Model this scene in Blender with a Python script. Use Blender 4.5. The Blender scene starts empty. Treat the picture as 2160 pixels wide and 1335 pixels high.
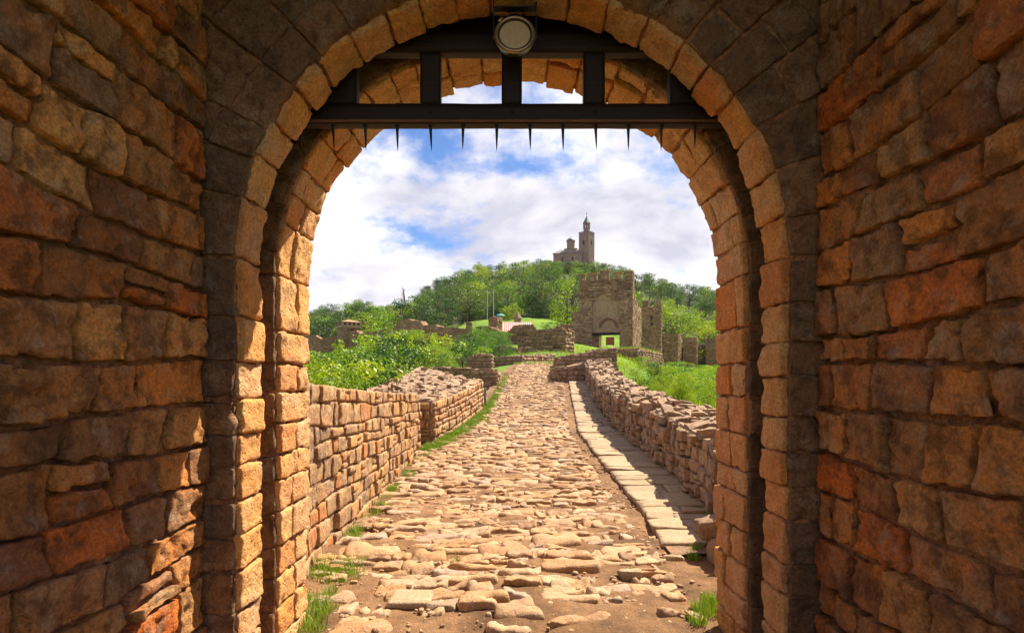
import bpy, math, random
import numpy as np
from math import radians as RAD, sin, cos, pi, atan2, sqrt

scene = bpy.context.scene
COL = scene.collection
rng = random.Random(7)
nrg = np.random.default_rng(7)

# ------------------------------------------------------------------ camera, sky, sun, exposure
EYE = 1.6
F = 1200.0                      # focal length in pixels of the 2160 px wide photograph
cam_d = bpy.data.cameras.new('camera')
cam = bpy.data.objects.new('camera', cam_d); COL.objects.link(cam)
cam.location = (0, 0, EYE); cam.rotation_euler = (pi / 2, 0, 0)
cam_d.sensor_fit = 'HORIZONTAL'; cam_d.sensor_width = 36.0; cam_d.lens = F / 2160 * 36
cam_d.shift_y = 132.5 / 2160
cam_d.clip_start = 0.05; cam_d.clip_end = 9000
scene.camera = cam

SUN_AZ, SUN_EL = RAD(46.5), RAD(53.5)      # azimuth to the right of the view axis
SUN = np.array([sin(SUN_AZ) * cos(SUN_EL), cos(SUN_AZ) * cos(SUN_EL), sin(SUN_EL)])
sun_d = bpy.data.lights.new('sun', 'SUN'); sun_d.energy = 3.9; sun_d.angle = RAD(0.55)
sun_d.color = (1.0, 0.88, 0.69)
sun = bpy.data.objects.new('sun', sun_d); COL.objects.link(sun)
import mathutils
sun.rotation_euler = mathutils.Vector(SUN).to_track_quat('Z', 'Y').to_euler()
sun.location = (30, 30, 60)

world = bpy.data.worlds.new('World'); scene.world = world; world.use_nodes = True
nt = world.node_tree; nt.nodes.clear()
def N(tree, typ, **kw):
    n = tree.nodes.new(typ)
    for k, v in kw.items(): setattr(n, k, v)
    return n
def L(tree, a, b): tree.links.new(a, b)
def math_node(tree, op, a, b=None, c=None, clamp=False):
    n = N(tree, 'ShaderNodeMath', operation=op, use_clamp=clamp)
    for i, v in enumerate((a, b, c)):
        if v is None: continue
        if isinstance(v, (int, float)): n.inputs[i].default_value = v
        else: L(tree, v, n.inputs[i])
    return n.outputs[0]
def ramp(tree, fac, stops, interp='LINEAR'):
    n = N(tree, 'ShaderNodeValToRGB'); cr = n.color_ramp; cr.interpolation = interp
    while len(cr.elements) < len(stops): cr.elements.new(0.5)
    for e, (p, c) in zip(cr.elements, stops):
        e.position = p; e.color = (*c, 1) if len(c) == 3 else c
    if fac is not None: L(tree, fac, n.inputs[0])
    return n.outputs[0]
def mix(tree, fac, a, b, blend='MIX'):
    n = N(tree, 'ShaderNodeMix', data_type='RGBA', blend_type=blend)
    if isinstance(fac, (int, float)): n.inputs[0].default_value = fac
    else: L(tree, fac, n.inputs[0])
    for i, v in ((6, a), (7, b)):
        if isinstance(v, tuple): n.inputs[i].default_value = (*v, 1)
        else: L(tree, v, n.inputs[i])
    return n.outputs[2]
def noise(tree, vec, scale, detail=4, rough=0.55, dist=0.0):
    n = N(tree, 'ShaderNodeTexNoise'); n.inputs['Scale'].default_value = scale
    n.inputs['Detail'].default_value = detail; n.inputs['Roughness'].default_value = rough
    n.inputs['Distortion'].default_value = dist
    if vec is not None: L(tree, vec, n.inputs['Vector'])
    return n.outputs['Fac']

sky = N(nt, 'ShaderNodeTexSky', sky_type='NISHITA', sun_disc=False)
sky.sun_elevation = SUN_EL; sky.sun_rotation = SUN_AZ
sky.air_density = 1.0; sky.dust_density = 0.4; sky.ozone_density = 2.0
tc = N(nt, 'ShaderNodeTexCoord')
sep = N(nt, 'ShaderNodeSeparateXYZ'); L(nt, tc.outputs['Generated'], sep.inputs[0])
zz = math_node(nt, 'ADD', math_node(nt, 'MAXIMUM', sep.outputs[2], 0.0), 0.30)
comb = N(nt, 'ShaderNodeCombineXYZ')
L(nt, math_node(nt, 'DIVIDE', sep.outputs[0], zz), comb.inputs[0])
L(nt, math_node(nt, 'DIVIDE', sep.outputs[1], zz), comb.inputs[1])
mp = N(nt, 'ShaderNodeMapping'); L(nt, comb.outputs[0], mp.inputs[0])
mp.inputs['Location'].default_value = (11.1, 18.1, 0.0)
cl1 = noise(nt, mp.outputs[0], 1.7, 9, 0.60, 0.15)
cl2 = noise(nt, mp.outputs[0], 7.0, 7, 0.62, 0.2)
cover = math_node(nt, 'ADD', math_node(nt, 'MULTIPLY', cl1, 0.72), math_node(nt, 'MULTIPLY', cl2, 0.28))
# a thicker bank of cloud lies toward the horizon
low = math_node(nt, 'MULTIPLY', math_node(nt, 'SUBTRACT', 0.42, sep.outputs[2], clamp=True), 0.42)
cover = math_node(nt, 'ADD', cover, low)
cfac = ramp(nt, cover, [(0.425, (0, 0, 0)), (0.565, (1, 1, 1))], 'EASE')
cl3 = noise(nt, mp.outputs[0], 2.6, 7, 0.60, 0.3)
ccol = ramp(nt, cl3, [(0.36, (3.4, 3.35, 3.95)), (0.48, (4.5, 4.4, 4.75)), (0.58, (5.5, 5.4, 5.5))])
skyc = mix(nt, cfac, mix(nt, 1.0, sky.outputs[0], (0.40, 0.52, 0.72), 'MULTIPLY'), ccol)
bg = N(nt, 'ShaderNodeBackground'); bg.inputs['Strength'].default_value = 0.062
L(nt, skyc, bg.inputs[0])
wo = N(nt, 'ShaderNodeOutputWorld'); L(nt, bg.outputs[0], wo.inputs[0])

vs = scene.view_settings
vs.view_transform = 'Standard'; vs.look = 'None'; vs.gamma = 1.0; vs.use_curve_mapping = False
vs.exposure = 1.78
scene.cycles.max_bounces = 9; scene.cycles.diffuse_bounces = 6
scene.cycles.use_denoising = True

# ------------------------------------------------------------------ helpers: objects
WORLD = {}                                     # accumulated world position of each parent
def prop(o, label=None, cat=None, group=None, kind=None):
    if label: o['label'] = label
    if cat: o['category'] = cat
    if group: o['group'] = group
    if kind: o['kind'] = kind
    return o
def thing(name, label, cat, loc=(0, 0, 0), group=None, parent=None):
    o = bpy.data.objects.new(name, None); COL.objects.link(o)
    o.empty_display_size = 0.2
    link(o, loc, parent)
    return prop(o, label, cat, group)
def link(o, loc, parent=None):
    loc = tuple(float(c) for c in loc)
    if parent is not None:
        p = WORLD[parent.name]; o.parent = parent
        o.location = (loc[0] - p[0], loc[1] - p[1], loc[2] - p[2])
    else: o.location = loc
    WORLD[o.name] = loc
def mesh_from(name, V, Fc, m, tint=None, smooth=True):
    me = bpy.data.meshes.new(name)
    V = np.asarray(V, dtype=np.float64); 
    me.from_pydata(V.tolist(), [], Fc if isinstance(Fc, list) else Fc.tolist())
    if smooth: me.polygons.foreach_set('use_smooth', np.ones(len(me.polygons), dtype=bool))
    if tint is not None:
        a = me.attributes.new('tint', 'FLOAT', 'POINT')
        a.data.foreach_set('value', np.broadcast_to(np.asarray(tint, dtype=np.float32), (len(V),)).copy())
    me.materials.append(m)
    me.update()
    return me
def obj(name, V, Fc, m, parent=None, tint=None, smooth=True, origin=None, kind=None, label=None):
    """one mesh object from world coordinates; its origin is set to its middle (or to the given point)"""
    V = np.asarray(V, dtype=np.float64)
    c = V.mean(0) if origin is None else np.asarray(origin, dtype=np.float64)
    me = mesh_from(name, V - c, Fc, m, tint, smooth)
    o = bpy.data.objects.new(name, me); COL.objects.link(o)
    link(o, c, parent)
    return prop(o, label=label, kind=kind)
def place(name, me, loc, rotz, scale, parent=None):
    o = bpy.data.objects.new(name, me); COL.objects.link(o); link(o, loc, parent)
    o.rotation_euler = rotz if isinstance(rotz, tuple) else (0, 0, rotz); o.scale = scale
    return o
class Join:
    def __init__(s): s.V = []; s.F = []; s.T = []; s.n = 0
    def add(s, V, Fc, tint=0.0):
        V = np.asarray(V, dtype=np.float64); s.V.append(V)
        s.F.append(np.asarray(Fc) + s.n); s.T.append(np.full(len(V), tint, dtype=np.float32)); s.n += len(V)
    def build(s, name, m, parent=None, smooth=False, kind=None, origin=None, label=None):
        fs = []
        for f in s.F: fs += f.tolist()
        return obj(name, np.vstack(s.V), fs, m, parent, np.concatenate(s.T), smooth, origin, kind, label)

# ------------------------------------------------------------------ helpers: noise and shapes
def _h(ix, iy, iz, seed):
    n = (ix * 374761393 + iy * 668265263 + iz * 2147483647 + seed * 144665) & 0xffffffff
    n = ((n ^ (n >> 13)) * 1274126177) & 0xffffffff
    n = ((n ^ (n >> 16)) * 2246822519) & 0xffffffff
    return ((n ^ (n >> 15)) & 0xffffff) / float(0xffffff) * 2 - 1
def vnoise(P, seed=0):
    P = np.asarray(P, dtype=np.float64); i = np.floor(P).astype(np.int64); f = P - i
    w = f * f * f * (f * (f * 6 - 15) + 10)
    r = 0
    for dx in (0, 1):
        wx = w[:, 0] if dx else 1 - w[:, 0]
        for dy in (0, 1):
            wy = w[:, 1] if dy else 1 - w[:, 1]
            for dz in (0, 1):
                wz = w[:, 2] if dz else 1 - w[:, 2]
                r = r + wx * wy * wz * _h(i[:, 0] + dx, i[:, 1] + dy, i[:, 2] + dz, seed)
    return r
def fbm(P, freq, octv=3, seed=0, gain=0.5):
    a, r = 1.0, 0
    for k in range(octv):
        r = r + a * vnoise(P * freq, seed + k * 17); freq *= 2.07; a *= gain
    return r
_cube = {}
def cube_grid(nx, ny, nz):
    key = (nx, ny, nz)
    if key in _cube: return _cube[key]
    idx, V, Fc = {}, [], []
    def vid(i, j, k):
        t = (i, j, k)
        if t not in idx:
            idx[t] = len(V); V.append((i / nx - .5, j / ny - .5, k / nz - .5))
        return idx[t]
    for i in range(nx):
        for j in range(ny):
            for k, fl in ((0, 1), (nz, 0)):
                q = [vid(i, j, k), vid(i + 1, j, k), vid(i + 1, j + 1, k), vid(i, j + 1, k)]
                Fc.append(q[::-1] if fl else q)
    for i in range(nx):
        for k in range(nz):
            for j, fl in ((0, 0), (ny, 1)):
                q = [vid(i, j, k), vid(i + 1, j, k), vid(i + 1, j, k + 1), vid(i, j, k + 1)]
                Fc.append(q[::-1] if fl else q)
    for j in range(ny):
        for k in range(nz):
            for i, fl in ((0, 1), (nx, 0)):
                q = [vid(i, j, k), vid(i, j + 1, k), vid(i, j + 1, k + 1), vid(i, j, k + 1)]
                Fc.append(q[::-1] if fl else q)
    _cube[key] = (np.array(V), np.array(Fc)); return _cube[key]
def spread(t, e):
    """grid spacing on [-.5,.5] tightened toward the ends"""
    return 0.5 * np.sign(t) * (1 - (1 - np.abs(2 * t)) ** e)
def rough_block(dims, n, r, amp, freq, seed, warp=0.0, tight=1.35, fine=0.0):
    """rounded, noise-roughened block centred on the origin; x,y span its face and z its thickness"""
    U, Fc = cube_grid(*n)
    dims = np.asarray(dims, dtype=np.float64)
    P = spread(U, tight) * dims
    r = min(r, 0.49 * dims.min())
    q = np.clip(P, -(dims / 2 - r), dims / 2 - r)
    d = P - q; ln = np.linalg.norm(d, axis=1, keepdims=True); ln[ln == 0] = 1
    nrm = d / ln
    P = q + nrm * r
    off = np.array([seed * 3.17 % 97, seed * 7.3 % 89, seed * 1.93 % 83])
    if amp:
        P = P + nrm * (amp * (fbm(P + off, freq, 4, 3, 0.58) + .55 * (.35 - np.abs(vnoise((P + off) * freq * 1.7, 77))))[:, None])
    if fine: P = P + nrm * (fine * (vnoise((P + off) * 24, 31) + .6 * vnoise((P + off) * 43, 37) - .8 * np.maximum(0, vnoise((P + off) * 15, 41) - .25)))[:, None]
    if warp:
        rs = np.random.default_rng(seed + 1000)
        cw = rs.uniform(-warp, warp, (2, 2, 2, 3))
        t = P / dims + .5
        for a in (0, 1):
            for b in (0, 1):
                for c in (0, 1):
                    wt = (t[:, 0] if a else 1 - t[:, 0]) * (t[:, 1] if b else 1 - t[:, 1]) * (t[:, 2] if c else 1 - t[:, 2])
                    P = P + wt[:, None] * cw[a, b, c]
    return P, Fc
def quad_stone(quad, S, thick, proud, r, amp, freq, n, seed, gap=0.01, scale_u=1.0, fine=0.0):
    """a stone filling quad (four (u,v) corners, counter-clockwise) of the surface S(u,v,c)"""
    q = np.asarray(quad, dtype=np.float64)
    w = (np.linalg.norm((q[1] - q[0]) * [scale_u, 1]) + np.linalg.norm((q[2] - q[3]) * [scale_u, 1])) / 2 - gap
    h = (np.linalg.norm((q[3] - q[0]) * [scale_u, 1]) + np.linalg.norm((q[2] - q[1]) * [scale_u, 1])) / 2 - gap
    w = max(w, 0.02); h = max(h, 0.02)
    P, Fc = rough_block((w, h, thick), n, r, amp, freq, seed, fine=fine)
    gw, gh = gap / (w + gap), gap / (h + gap)
    a = (P[:, 0] / w * (1 - gw) + .5)[:, None]; b = (P[:, 1] / h * (1 - gh) + .5)[:, None]
    uv = (1 - a) * (1 - b) * q[0] + a * (1 - b) * q[1] + a * b * q[2] + (1 - a) * b * q[3]
    c = P[:, 2] - thick / 2 + proud
    return S(uv[:, 0], uv[:, 1], c), Fc
def course_layout(u0, u1, v0, v1, h, l, rg, wav=0.02, jit=0.02, split=0.12, vtop=None):
    """coursed rubble: list of quads; the courses wander and stones differ in length"""
    vs_ = [v0]
    while vs_[-1] < v1 - h[0] * 0.6: vs_.append(vs_[-1] + rg.uniform(*h))
    f = (v1 - v0) / (vs_[-1] - v0); vs_ = [v0 + (v - v0) * f for v in vs_]
    ph = [(rg.uniform(0, 6.28), rg.uniform(0, 6.28)) for _ in vs_]
    def bound(k, u):
        if k == 0 or k == len(vs_) - 1: return vs_[k]
        return vs_[k] + wav * (sin(u * 2.3 + ph[k][0]) + 0.6 * sin(u * 5.1 + ph[k][1]))
    out = []
    for k in range(len(vs_) - 1):
        u = u0 - rg.uniform(0, l[0]); hh = vs_[k + 1] - vs_[k]
        jb = (0, 0); e0 = (max(u, u0), max(u, u0))
        while u < u1 - 0.03:
            un = u + rg.uniform(*l) * (0.75 + 0.5 * hh / ((h[0] + h[1]) / 2) * 0.5)
            if un > u1 - l[0] * 0.5: un = u1
            e1 = (min(un + rg.uniform(-jit, jit), u1), min(un + rg.uniform(-jit, jit), u1))
            if un > u0 + 0.02:
                q = [(e0[0], bound(k, e0[0])), (e1[0], bound(k, e1[0])), (e1[1], bound(k + 1, e1[1])), (e0[1], bound(k + 1, e0[1]))]
                if rg.random() < split and hh > h[0] * 1.05:
                    t = rg.uniform(.35, .65)
                    ma = tuple((1 - t) * x + t * y for x, y in zip(q[0], q[3])); mb = tuple((1 - t) * x + t * y for x, y in zip(q[1], q[2]))
                    out += [[q[0], q[1], mb, ma], [ma, mb, q[2], q[3]]]
                else: out.append(q)
            e0 = e1; u = un
    return out
def interp(tab):
    xs = np.array([t[0] for t in tab], dtype=float); ys = np.array([t[1] for t in tab], dtype=float)
    return lambda v: np.interp(v, xs, ys)
def px(x, y, d):
    """the point seen at photo pixel (x, y) at distance d"""
    return np.array([(x - 1080) * d / F, d, EYE + (800 - y) * d / F])
def box(p0, p1):
    (x0, y0, z0), (x1, y1, z1) = p0, p1
    V = [(x0, y0, z0), (x1, y0, z0), (x1, y1, z0), (x0, y1, z0), (x0, y0, z1), (x1, y0, z1), (x1, y1, z1), (x0, y1, z1)]
    return np.array(V, dtype=float), np.array([(3, 2, 1, 0), (4, 5, 6, 7), (0, 1, 5, 4), (1, 2, 6, 5), (2, 3, 7, 6), (3, 0, 4, 7)])
def lathe(profile, seg=24, close=False):
    V, Fc = [], []
    for r, z in profile:
        for i in range(seg): V.append((r * cos(2 * pi * i / seg), r * sin(2 * pi * i / seg), z))
    for k in range(len(profile) - 1):
        for i in range(seg):
            j = (i + 1) % seg; Fc.append((k * seg + i, k * seg + j, (k + 1) * seg + j, (k + 1) * seg + i))
    return np.array(V), np.array(Fc)
def tube(pts, rads, seg=7):
    pts = [np.array(p, dtype=float) for p in pts]; V, Fc = [], []
    for k, p in enumerate(pts):
        t = pts[min(k + 1, len(pts) - 1)] - pts[max(k - 1, 0)]; t /= np.linalg.norm(t) + 1e-9
        a = np.cross(t, [0.31, 0.9, 0.2]); a /= np.linalg.norm(a); b = np.cross(t, a)
        for i in range(seg):
            an = 2 * pi * i / seg; V.append(p + rads[k] * (cos(an) * a + sin(an) * b))
    for k in range(len(pts) - 1):
        for i in range(seg):
            j = (i + 1) % seg; Fc.append((k * seg + i, k * seg + j, (k + 1) * seg + j, (k + 1) * seg + i))
    return np.array(V), np.array(Fc)

# ------------------------------------------------------------------ materials
def new_mat(name):
    m = bpy.data.materials.new(name); m.use_nodes = True; t = m.node_tree; t.nodes.clear()
    out = N(t, 'ShaderNodeOutputMaterial'); b = N(t, 'ShaderNodeBsdfPrincipled'); L(t, b.outputs[0], out.inputs[0])
    b.inputs['Specular IOR Level'].default_value = 0.25
    return m, t, b
def tint_value(t):
    at = N(t, 'ShaderNodeAttribute', attribute_name='tint'); oi = N(t, 'ShaderNodeObjectInfo')
    s = math_node(t, 'ADD', at.outputs['Fac'], oi.outputs['Random'])
    return math_node(t, 'FRACT', s), oi
def stone_mat(name, stops, stain=(0.10, 0.055, 0.03), stain_amt=0.6, orange=(0.45, 0.17, 0.045), orange_amt=0.35, bump=0.5, scale=1.0, rough=0.85, pits=0.4, pale=0.25):
    m, t, b = new_mat(name)
    ti, oi = tint_value(t)
    base = ramp(t, ti, stops)
    geo = N(t, 'ShaderNodeNewGeometry')
    vec = N(t, 'ShaderNodeVectorMath', operation='ADD'); L(t, geo.outputs['Position'], vec.inputs[0])
    rv = N(t, 'ShaderNodeVectorMath', operation='SCALE'); rv.inputs[0].default_value = (9.1, 5.3, 7.7)
    L(t, ti, rv.inputs['Scale']); L(t, rv.outputs[0], vec.inputs[1])
    v = vec.outputs[0]
    n1 = noise(t, v, 3.2 * scale, 5, 0.6, 0.1); n2 = noise(t, v, 10.0 * scale, 8, 0.68, 0.0); n3 = noise(t, v, 70 * scale, 5, 0.75)
    n4 = noise(t, geo.outputs['Position'], 1.1 * scale, 4, 0.6)
    c = mix(t, math_node(t, 'MULTIPLY', ramp(t, n1, [(0.48, (0, 0, 0)), (0.68, (1, 1, 1))]), orange_amt), base, orange)
    c = mix(t, math_node(t, 'MULTIPLY', ramp(t, n2, [(0.47, (0, 0, 0)), (0.60, (1, 1, 1))]), stain_amt), c, stain)
    c = mix(t, math_node(t, 'MULTIPLY', ramp(t, n4, [(0.50, (0, 0, 0)), (0.70, (1, 1, 1))]), stain_amt * 0.6), c, stain)
    n5 = noise(t, v, 7.0 * scale, 8, 0.72, 0.0)
    c = mix(t, math_node(t, 'MULTIPLY', ramp(t, n5, [(0.53, (0, 0, 0)), (0.64, (1, 1, 1))]), pale), c, (0.52, 0.42, 0.31))
    g = ramp(t, n3, [(0.28, (0.58, 0.55, 0.52)), (0.72, (1.50, 1.50, 1.50))])
    c = mix(t, 1.0, c, g, 'MULTIPLY')
    L(t, c, b.inputs['Base Color']); b.inputs['Roughness'].default_value = rough
    vo = N(t, 'ShaderNodeTexVoronoi'); vo.inputs['Scale'].default_value = 34 * scale; L(t, v, vo.inputs['Vector'])
    pit = ramp(t, vo.outputs['Distance'], [(0.10, (0, 0, 0)), (0.34, (1, 1, 1))])
    n6 = noise(t, v, 26 * scale, 7, 0.72, 0.0)
    hgt = math_node(t, 'ADD', math_node(t, 'MULTIPLY', n2, 0.9), math_node(t, 'MULTIPLY', n3, 0.34))
    hgt = math_node(t, 'ADD', hgt, math_node(t, 'MULTIPLY', n6, 0.75))
    hgt = math_node(t, 'ADD', hgt, math_node(t, 'MULTIPLY', pit, 0.22 * pits))
    bp = N(t, 'ShaderNodeBump'); bp.inputs['Strength'].default_value = bump; bp.inputs['Distance'].default_value = 0.05 / scale
    L(t, hgt, bp.inputs['Height']); L(t, bp.outputs[0], b.inputs['Normal'])
    return m
WARM = [(0.0, (0.60, 0.225, 0.062)), (0.11, (0.78, 0.30, 0.07)), (0.20, (0.24, 0.105, 0.05)), (0.32, (0.84, 0.39, 0.115)),
        (0.44, (0.40, 0.20, 0.10)), (0.55, (0.74, 0.19, 0.035)), (0.64, (0.20, 0.10, 0.055)), (0.74, (0.66, 0.28, 0.08)), (0.86, (0.30, 0.17, 0.10)), (1.0, (0.84, 0.42, 0.14))]
PALE = [(0.0, (0.70, 0.34, 0.105)), (0.2, (0.68, 0.40, 0.17)), (0.38, (0.66, 0.28, 0.07)), (0.55, (0.64, 0.38, 0.19)),
        (0.72, (0.64, 0.22, 0.05)), (0.82, (0.60, 0.36, 0.18)), (1.0, (0.72, 0.36, 0.11))]
ROADC = [(0.0, (0.33, 0.185, 0.088)), (0.2, (0.40, 0.25, 0.135)), (0.4, (0.22, 0.13, 0.075)), (0.6, (0.38, 0.21, 0.09)),
         (0.8, (0.43, 0.285, 0.165)), (1.0, (0.29, 0.215, 0.165))]
FIELD = [(0.0, (0.42, 0.24, 0.10)), (0.2, (0.33, 0.21, 0.12)), (0.4, (0.52, 0.31, 0.12)), (0.55, (0.27, 0.175, 0.115)),
         (0.7, (0.47, 0.30, 0.15)), (0.82, (0.48, 0.18, 0.06)), (1.0, (0.38, 0.25, 0.14))]
RUB = [(0.0, (0.25, 0.165, 0.11)), (0.3, (0.34, 0.24, 0.165)), (0.6, (0.21, 0.15, 0.11)), (0.85, (0.38, 0.255, 0.15)), (1.0, (0.28, 0.19, 0.13))]
FAR = [(0.0, (0.21, 0.12, 0.065)), (0.2, (0.37, 0.23, 0.13)), (0.4, (0.13, 0.08, 0.053)), (0.6, (0.42, 0.29, 0.175)), (0.8, (0.24, 0.14, 0.08)), (1.0, (0.31, 0.19, 0.115))]
M_wall = stone_mat('passage_stone', WARM, stain=(0.14, 0.058, 0.024), stain_amt=0.72, orange=(0.84, 0.26, 0.035), orange_amt=0.68, bump=1.0, pale=0.38)
M_soot_shade = stone_mat('sooty_shaded_stone', [(0.0, (0.29, 0.15, 0.075)), (0.3, (0.20, 0.12, 0.075)), (0.6, (0.36, 0.18, 0.08)), (1.0, (0.25, 0.15, 0.09))], stain=(0.07, 0.04, 0.027), stain_amt=0.6, orange=(0.34, 0.14, 0.045), orange_amt=0.35, bump=1.0, pale=0.32)  # soot on the arch fronts, with their shade put into the colour too
M_arch = stone_mat('arch_stone', PALE, stain=(0.28, 0.13, 0.05), stain_amt=0.4, orange=(0.66, 0.22, 0.04), orange_amt=0.5, bump=0.8, pits=1.0, pale=0.3)
M_mortar = stone_mat('mortar', [(0.0, (0.48, 0.22, 0.11)), (1.0, (0.48, 0.22, 0.11))], stain=(0.12, 0.06, 0.035), stain_amt=0.7, orange_amt=0.3, bump=1.0, pits=1.0, pale=0.3)
M_field = stone_mat('field_stone', FIELD, stain_amt=0.5, bump=0.7, pale=0.35)
M_joint = stone_mat('joint_earth', [(0.0, (0.24, 0.16, 0.10)), (1.0, (0.24, 0.16, 0.10))], stain_amt=0.5, bump=0.8, pale=0.1)
M_rubble = stone_mat('rubble_stone', RUB, stain_amt=0.5, bump=0.7, pale=0.3, orange_amt=0.25)
M_cobble = stone_mat('cobble_stone', ROADC, stain=(0.20, 0.12, 0.07), stain_amt=0.4, bump=0.55, pale=0.3, orange=(0.42, 0.20, 0.08), orange_amt=0.35, rough=0.7)
M_flag = stone_mat('flag_stone', [(0, (0.28, 0.20, 0.125)), (0.4, (0.34, 0.255, 0.165)), (0.7, (0.25, 0.19, 0.135)), (1, (0.31, 0.215, 0.13))], stain=(0.24, 0.165, 0.10), stain_amt=0.5, orange_amt=0.15, bump=0.5, pale=0.2)
M_far = stone_mat('fort_stone', FAR, stain=(0.07, 0.045, 0.032), stain_amt=0.7, orange_amt=0.25, bump=0.6, scale=0.35, pale=0.2)
M_church = stone_mat('church_stone', [(0, (0.23, 0.16, 0.12)), (0.5, (0.27, 0.19, 0.145)), (1, (0.19, 0.135, 0.105))], stain_amt=0.25, orange_amt=0.1, bump=0.2, scale=0.12, pale=0.1)
M_plaster = stone_mat('old_plaster', [(0, (0.34, 0.24, 0.16)), (1, (0.34, 0.24, 0.16))], stain_amt=0.4, orange_amt=0.2, bump=0.3, scale=0.3, pale=0.2)
M_brick = stone_mat('red_brick', [(0, (0.26, 0.10, 0.07)), (1, (0.20, 0.085, 0.06))], stain_amt=0.3, orange_amt=0.1, bump=0.3, scale=0.3, pale=0.05)
def plain(name, c, rough=0.6, metal=0.0, nz=0.25, scale=12, bump=0.0):
    m, t, b = new_mat(name); tcn = N(t, 'ShaderNodeTexCoord')
    n = noise(t, tcn.outputs['Object'], scale, 6, 0.65)
    g = ramp(t, n, [(0.3, (1 - nz,) * 3), (0.7, (1 + nz,) * 3)])
    L(t, mix(t, 1.0, c, g, 'MULTIPLY'), b.inputs['Base Color'])
    b.inputs['Roughness'].default_value = rough; b.inputs['Metallic'].default_value = metal
    if bump:
        bp = N(t, 'ShaderNodeBump'); bp.inputs['Strength'].default_value = bump; bp.inputs['Distance'].default_value = 0.01
        L(t, n, bp.inputs['Height']); L(t, bp.outputs[0], b.inputs['Normal'])
    return m
def wood_mat(name, c):
    m, t, b = new_mat(name); tcn = N(t, 'ShaderNodeTexCoord')
    mpn = N(t, 'ShaderNodeMapping'); mpn.inputs['Scale'].default_value = (2.0, 30, 30); L(t, tcn.outputs['Object'], mpn.inputs[0])
    n = noise(t, mpn.outputs[0], 2.0, 6, 0.65, 0.6); n2 = noise(t, tcn.outputs['Object'], 5, 4)
    g = ramp(t, n, [(0.3, (0.55, 0.55, 0.55)), (0.7, (1.5, 1.5, 1.5))])
    cc = mix(t, 1.0, c, g, 'MULTIPLY'); cc = mix(t, math_node(t, 'MULTIPLY', n2, 0.3), cc, (0.035, 0.016, 0.010))
    L(t, cc, b.inputs['Base Color']); b.inputs['Roughness'].default_value = 0.6
    bp = N(t, 'ShaderNodeBump'); bp.inputs['Strength'].default_value = 0.3; bp.inputs['Distance'].default_value = 0.01
    L(t, n, bp.inputs['Height']); L(t, bp.outputs[0], b.inputs['Normal'])
    return m
M_wood = wood_mat('dark_timber', (0.012, 0.007, 0.006))
M_ceil = wood_mat('ceiling_boards', (0.10, 0.06, 0.035))
M_iron = plain('black_iron', (0.03, 0.028, 0.032), 0.45, 0.8, 0.3, 30)
M_brass = plain('bronze_rim', (0.36, 0.25, 0.17), 0.35, 0.7, 0.25, 20)
M_black = plain('black_housing', (0.018, 0.016, 0.016), 0.5, 0.2, 0.2, 20)
M_lens = plain('frosted_lens', (0.46, 0.33, 0.22), 0.35, 0.0, 0.12, 40)
M_tile = plain('brown_roof', (0.28, 0.17, 0.11), 0.8, 0, 0.3, 3)
M_copper = plain('green_copper', (0.10, 0.15, 0.145), 0.6, 0.2, 0.25, 1)
M_slate = plain('grey_roof', (0.19, 0.175, 0.17), 0.7, 0, 0.15, 1)
M_red = plain('red_cloth', (0.50, 0.05, 0.06), 0.7, 0, 0.1, 4)
M_white = plain('white_cloth', (0.75, 0.72, 0.70), 0.7, 0, 0.06, 4)
M_green = plain('green_cloth', (0.03, 0.22, 0.10), 0.7, 0, 0.06, 4)
M_pole = plain('grey_pole', (0.42, 0.42, 0.42), 0.5, 0.3, 0.1, 4)
M_dark = plain('dark_opening', (0.03, 0.025, 0.02), 0.9, 0, 0.2, 4)
M_turq = plain('turquoise_canvas', (0.06, 0.32, 0.36), 0.7, 0, 0.1, 4)
M_panel = plain('red_brown_board', (0.34, 0.13, 0.11), 0.7, 0, 0.1, 4)
M_bark = plain('bark', (0.12, 0.085, 0.06), 0.9, 0, 0.35, 8, 0.4)
M_slab = plain('grey_slab', (0.21, 0.19, 0.185), 0.8, 0, 0.25, 14, 0.4)

def leaf_mat(name, trans=0.35):
    m = bpy.data.materials.new(name); m.use_nodes = True; t = m.node_tree; t.nodes.clear()
    out = N(t, 'ShaderNodeOutputMaterial'); oi = N(t, 'ShaderNodeObjectInfo')
    at = N(t, 'ShaderNodeAttribute', attribute_name='tint')
    c = ramp(t, at.outputs['Fac'], [(0.0, (0.55, 0.60, 0.6)), (0.5, (1, 1, 1)), (1.0, (1.55, 1.35, 0.9))])
    c = mix(t, 1.0, oi.outputs['Color'], c, 'MULTIPLY')
    d = N(t, 'ShaderNodeBsdfDiffuse'); L(t, c, d.inputs[0])
    tr = N(t, 'ShaderNodeBsdfTranslucent'); L(t, mix(t, 1.0, c, (1.1, 1.25, 0.55), 'MULTIPLY'), tr.inputs[0])
    gl = N(t, 'ShaderNodeBsdfGlossy'); gl.inputs['Roughness'].default_value = 0.5; gl.inputs[0].default_value = (1, 1, 1, 1)
    mx = N(t, 'ShaderNodeMixShader'); mx.inputs[0].default_value = trans; L(t, d.outputs[0], mx.inputs[1]); L(t, tr.outputs[0], mx.inputs[2])
    m2 = N(t, 'ShaderNodeMixShader'); m2.inputs[0].default_value = 0.03; L(t, mx.outputs[0], m2.inputs[1]); L(t, gl.outputs[0], m2.inputs[2])
    L(t, m2.outputs[0], out.inputs[0])
    return m
M_leaf = leaf_mat('leaves', 0.34)

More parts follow.
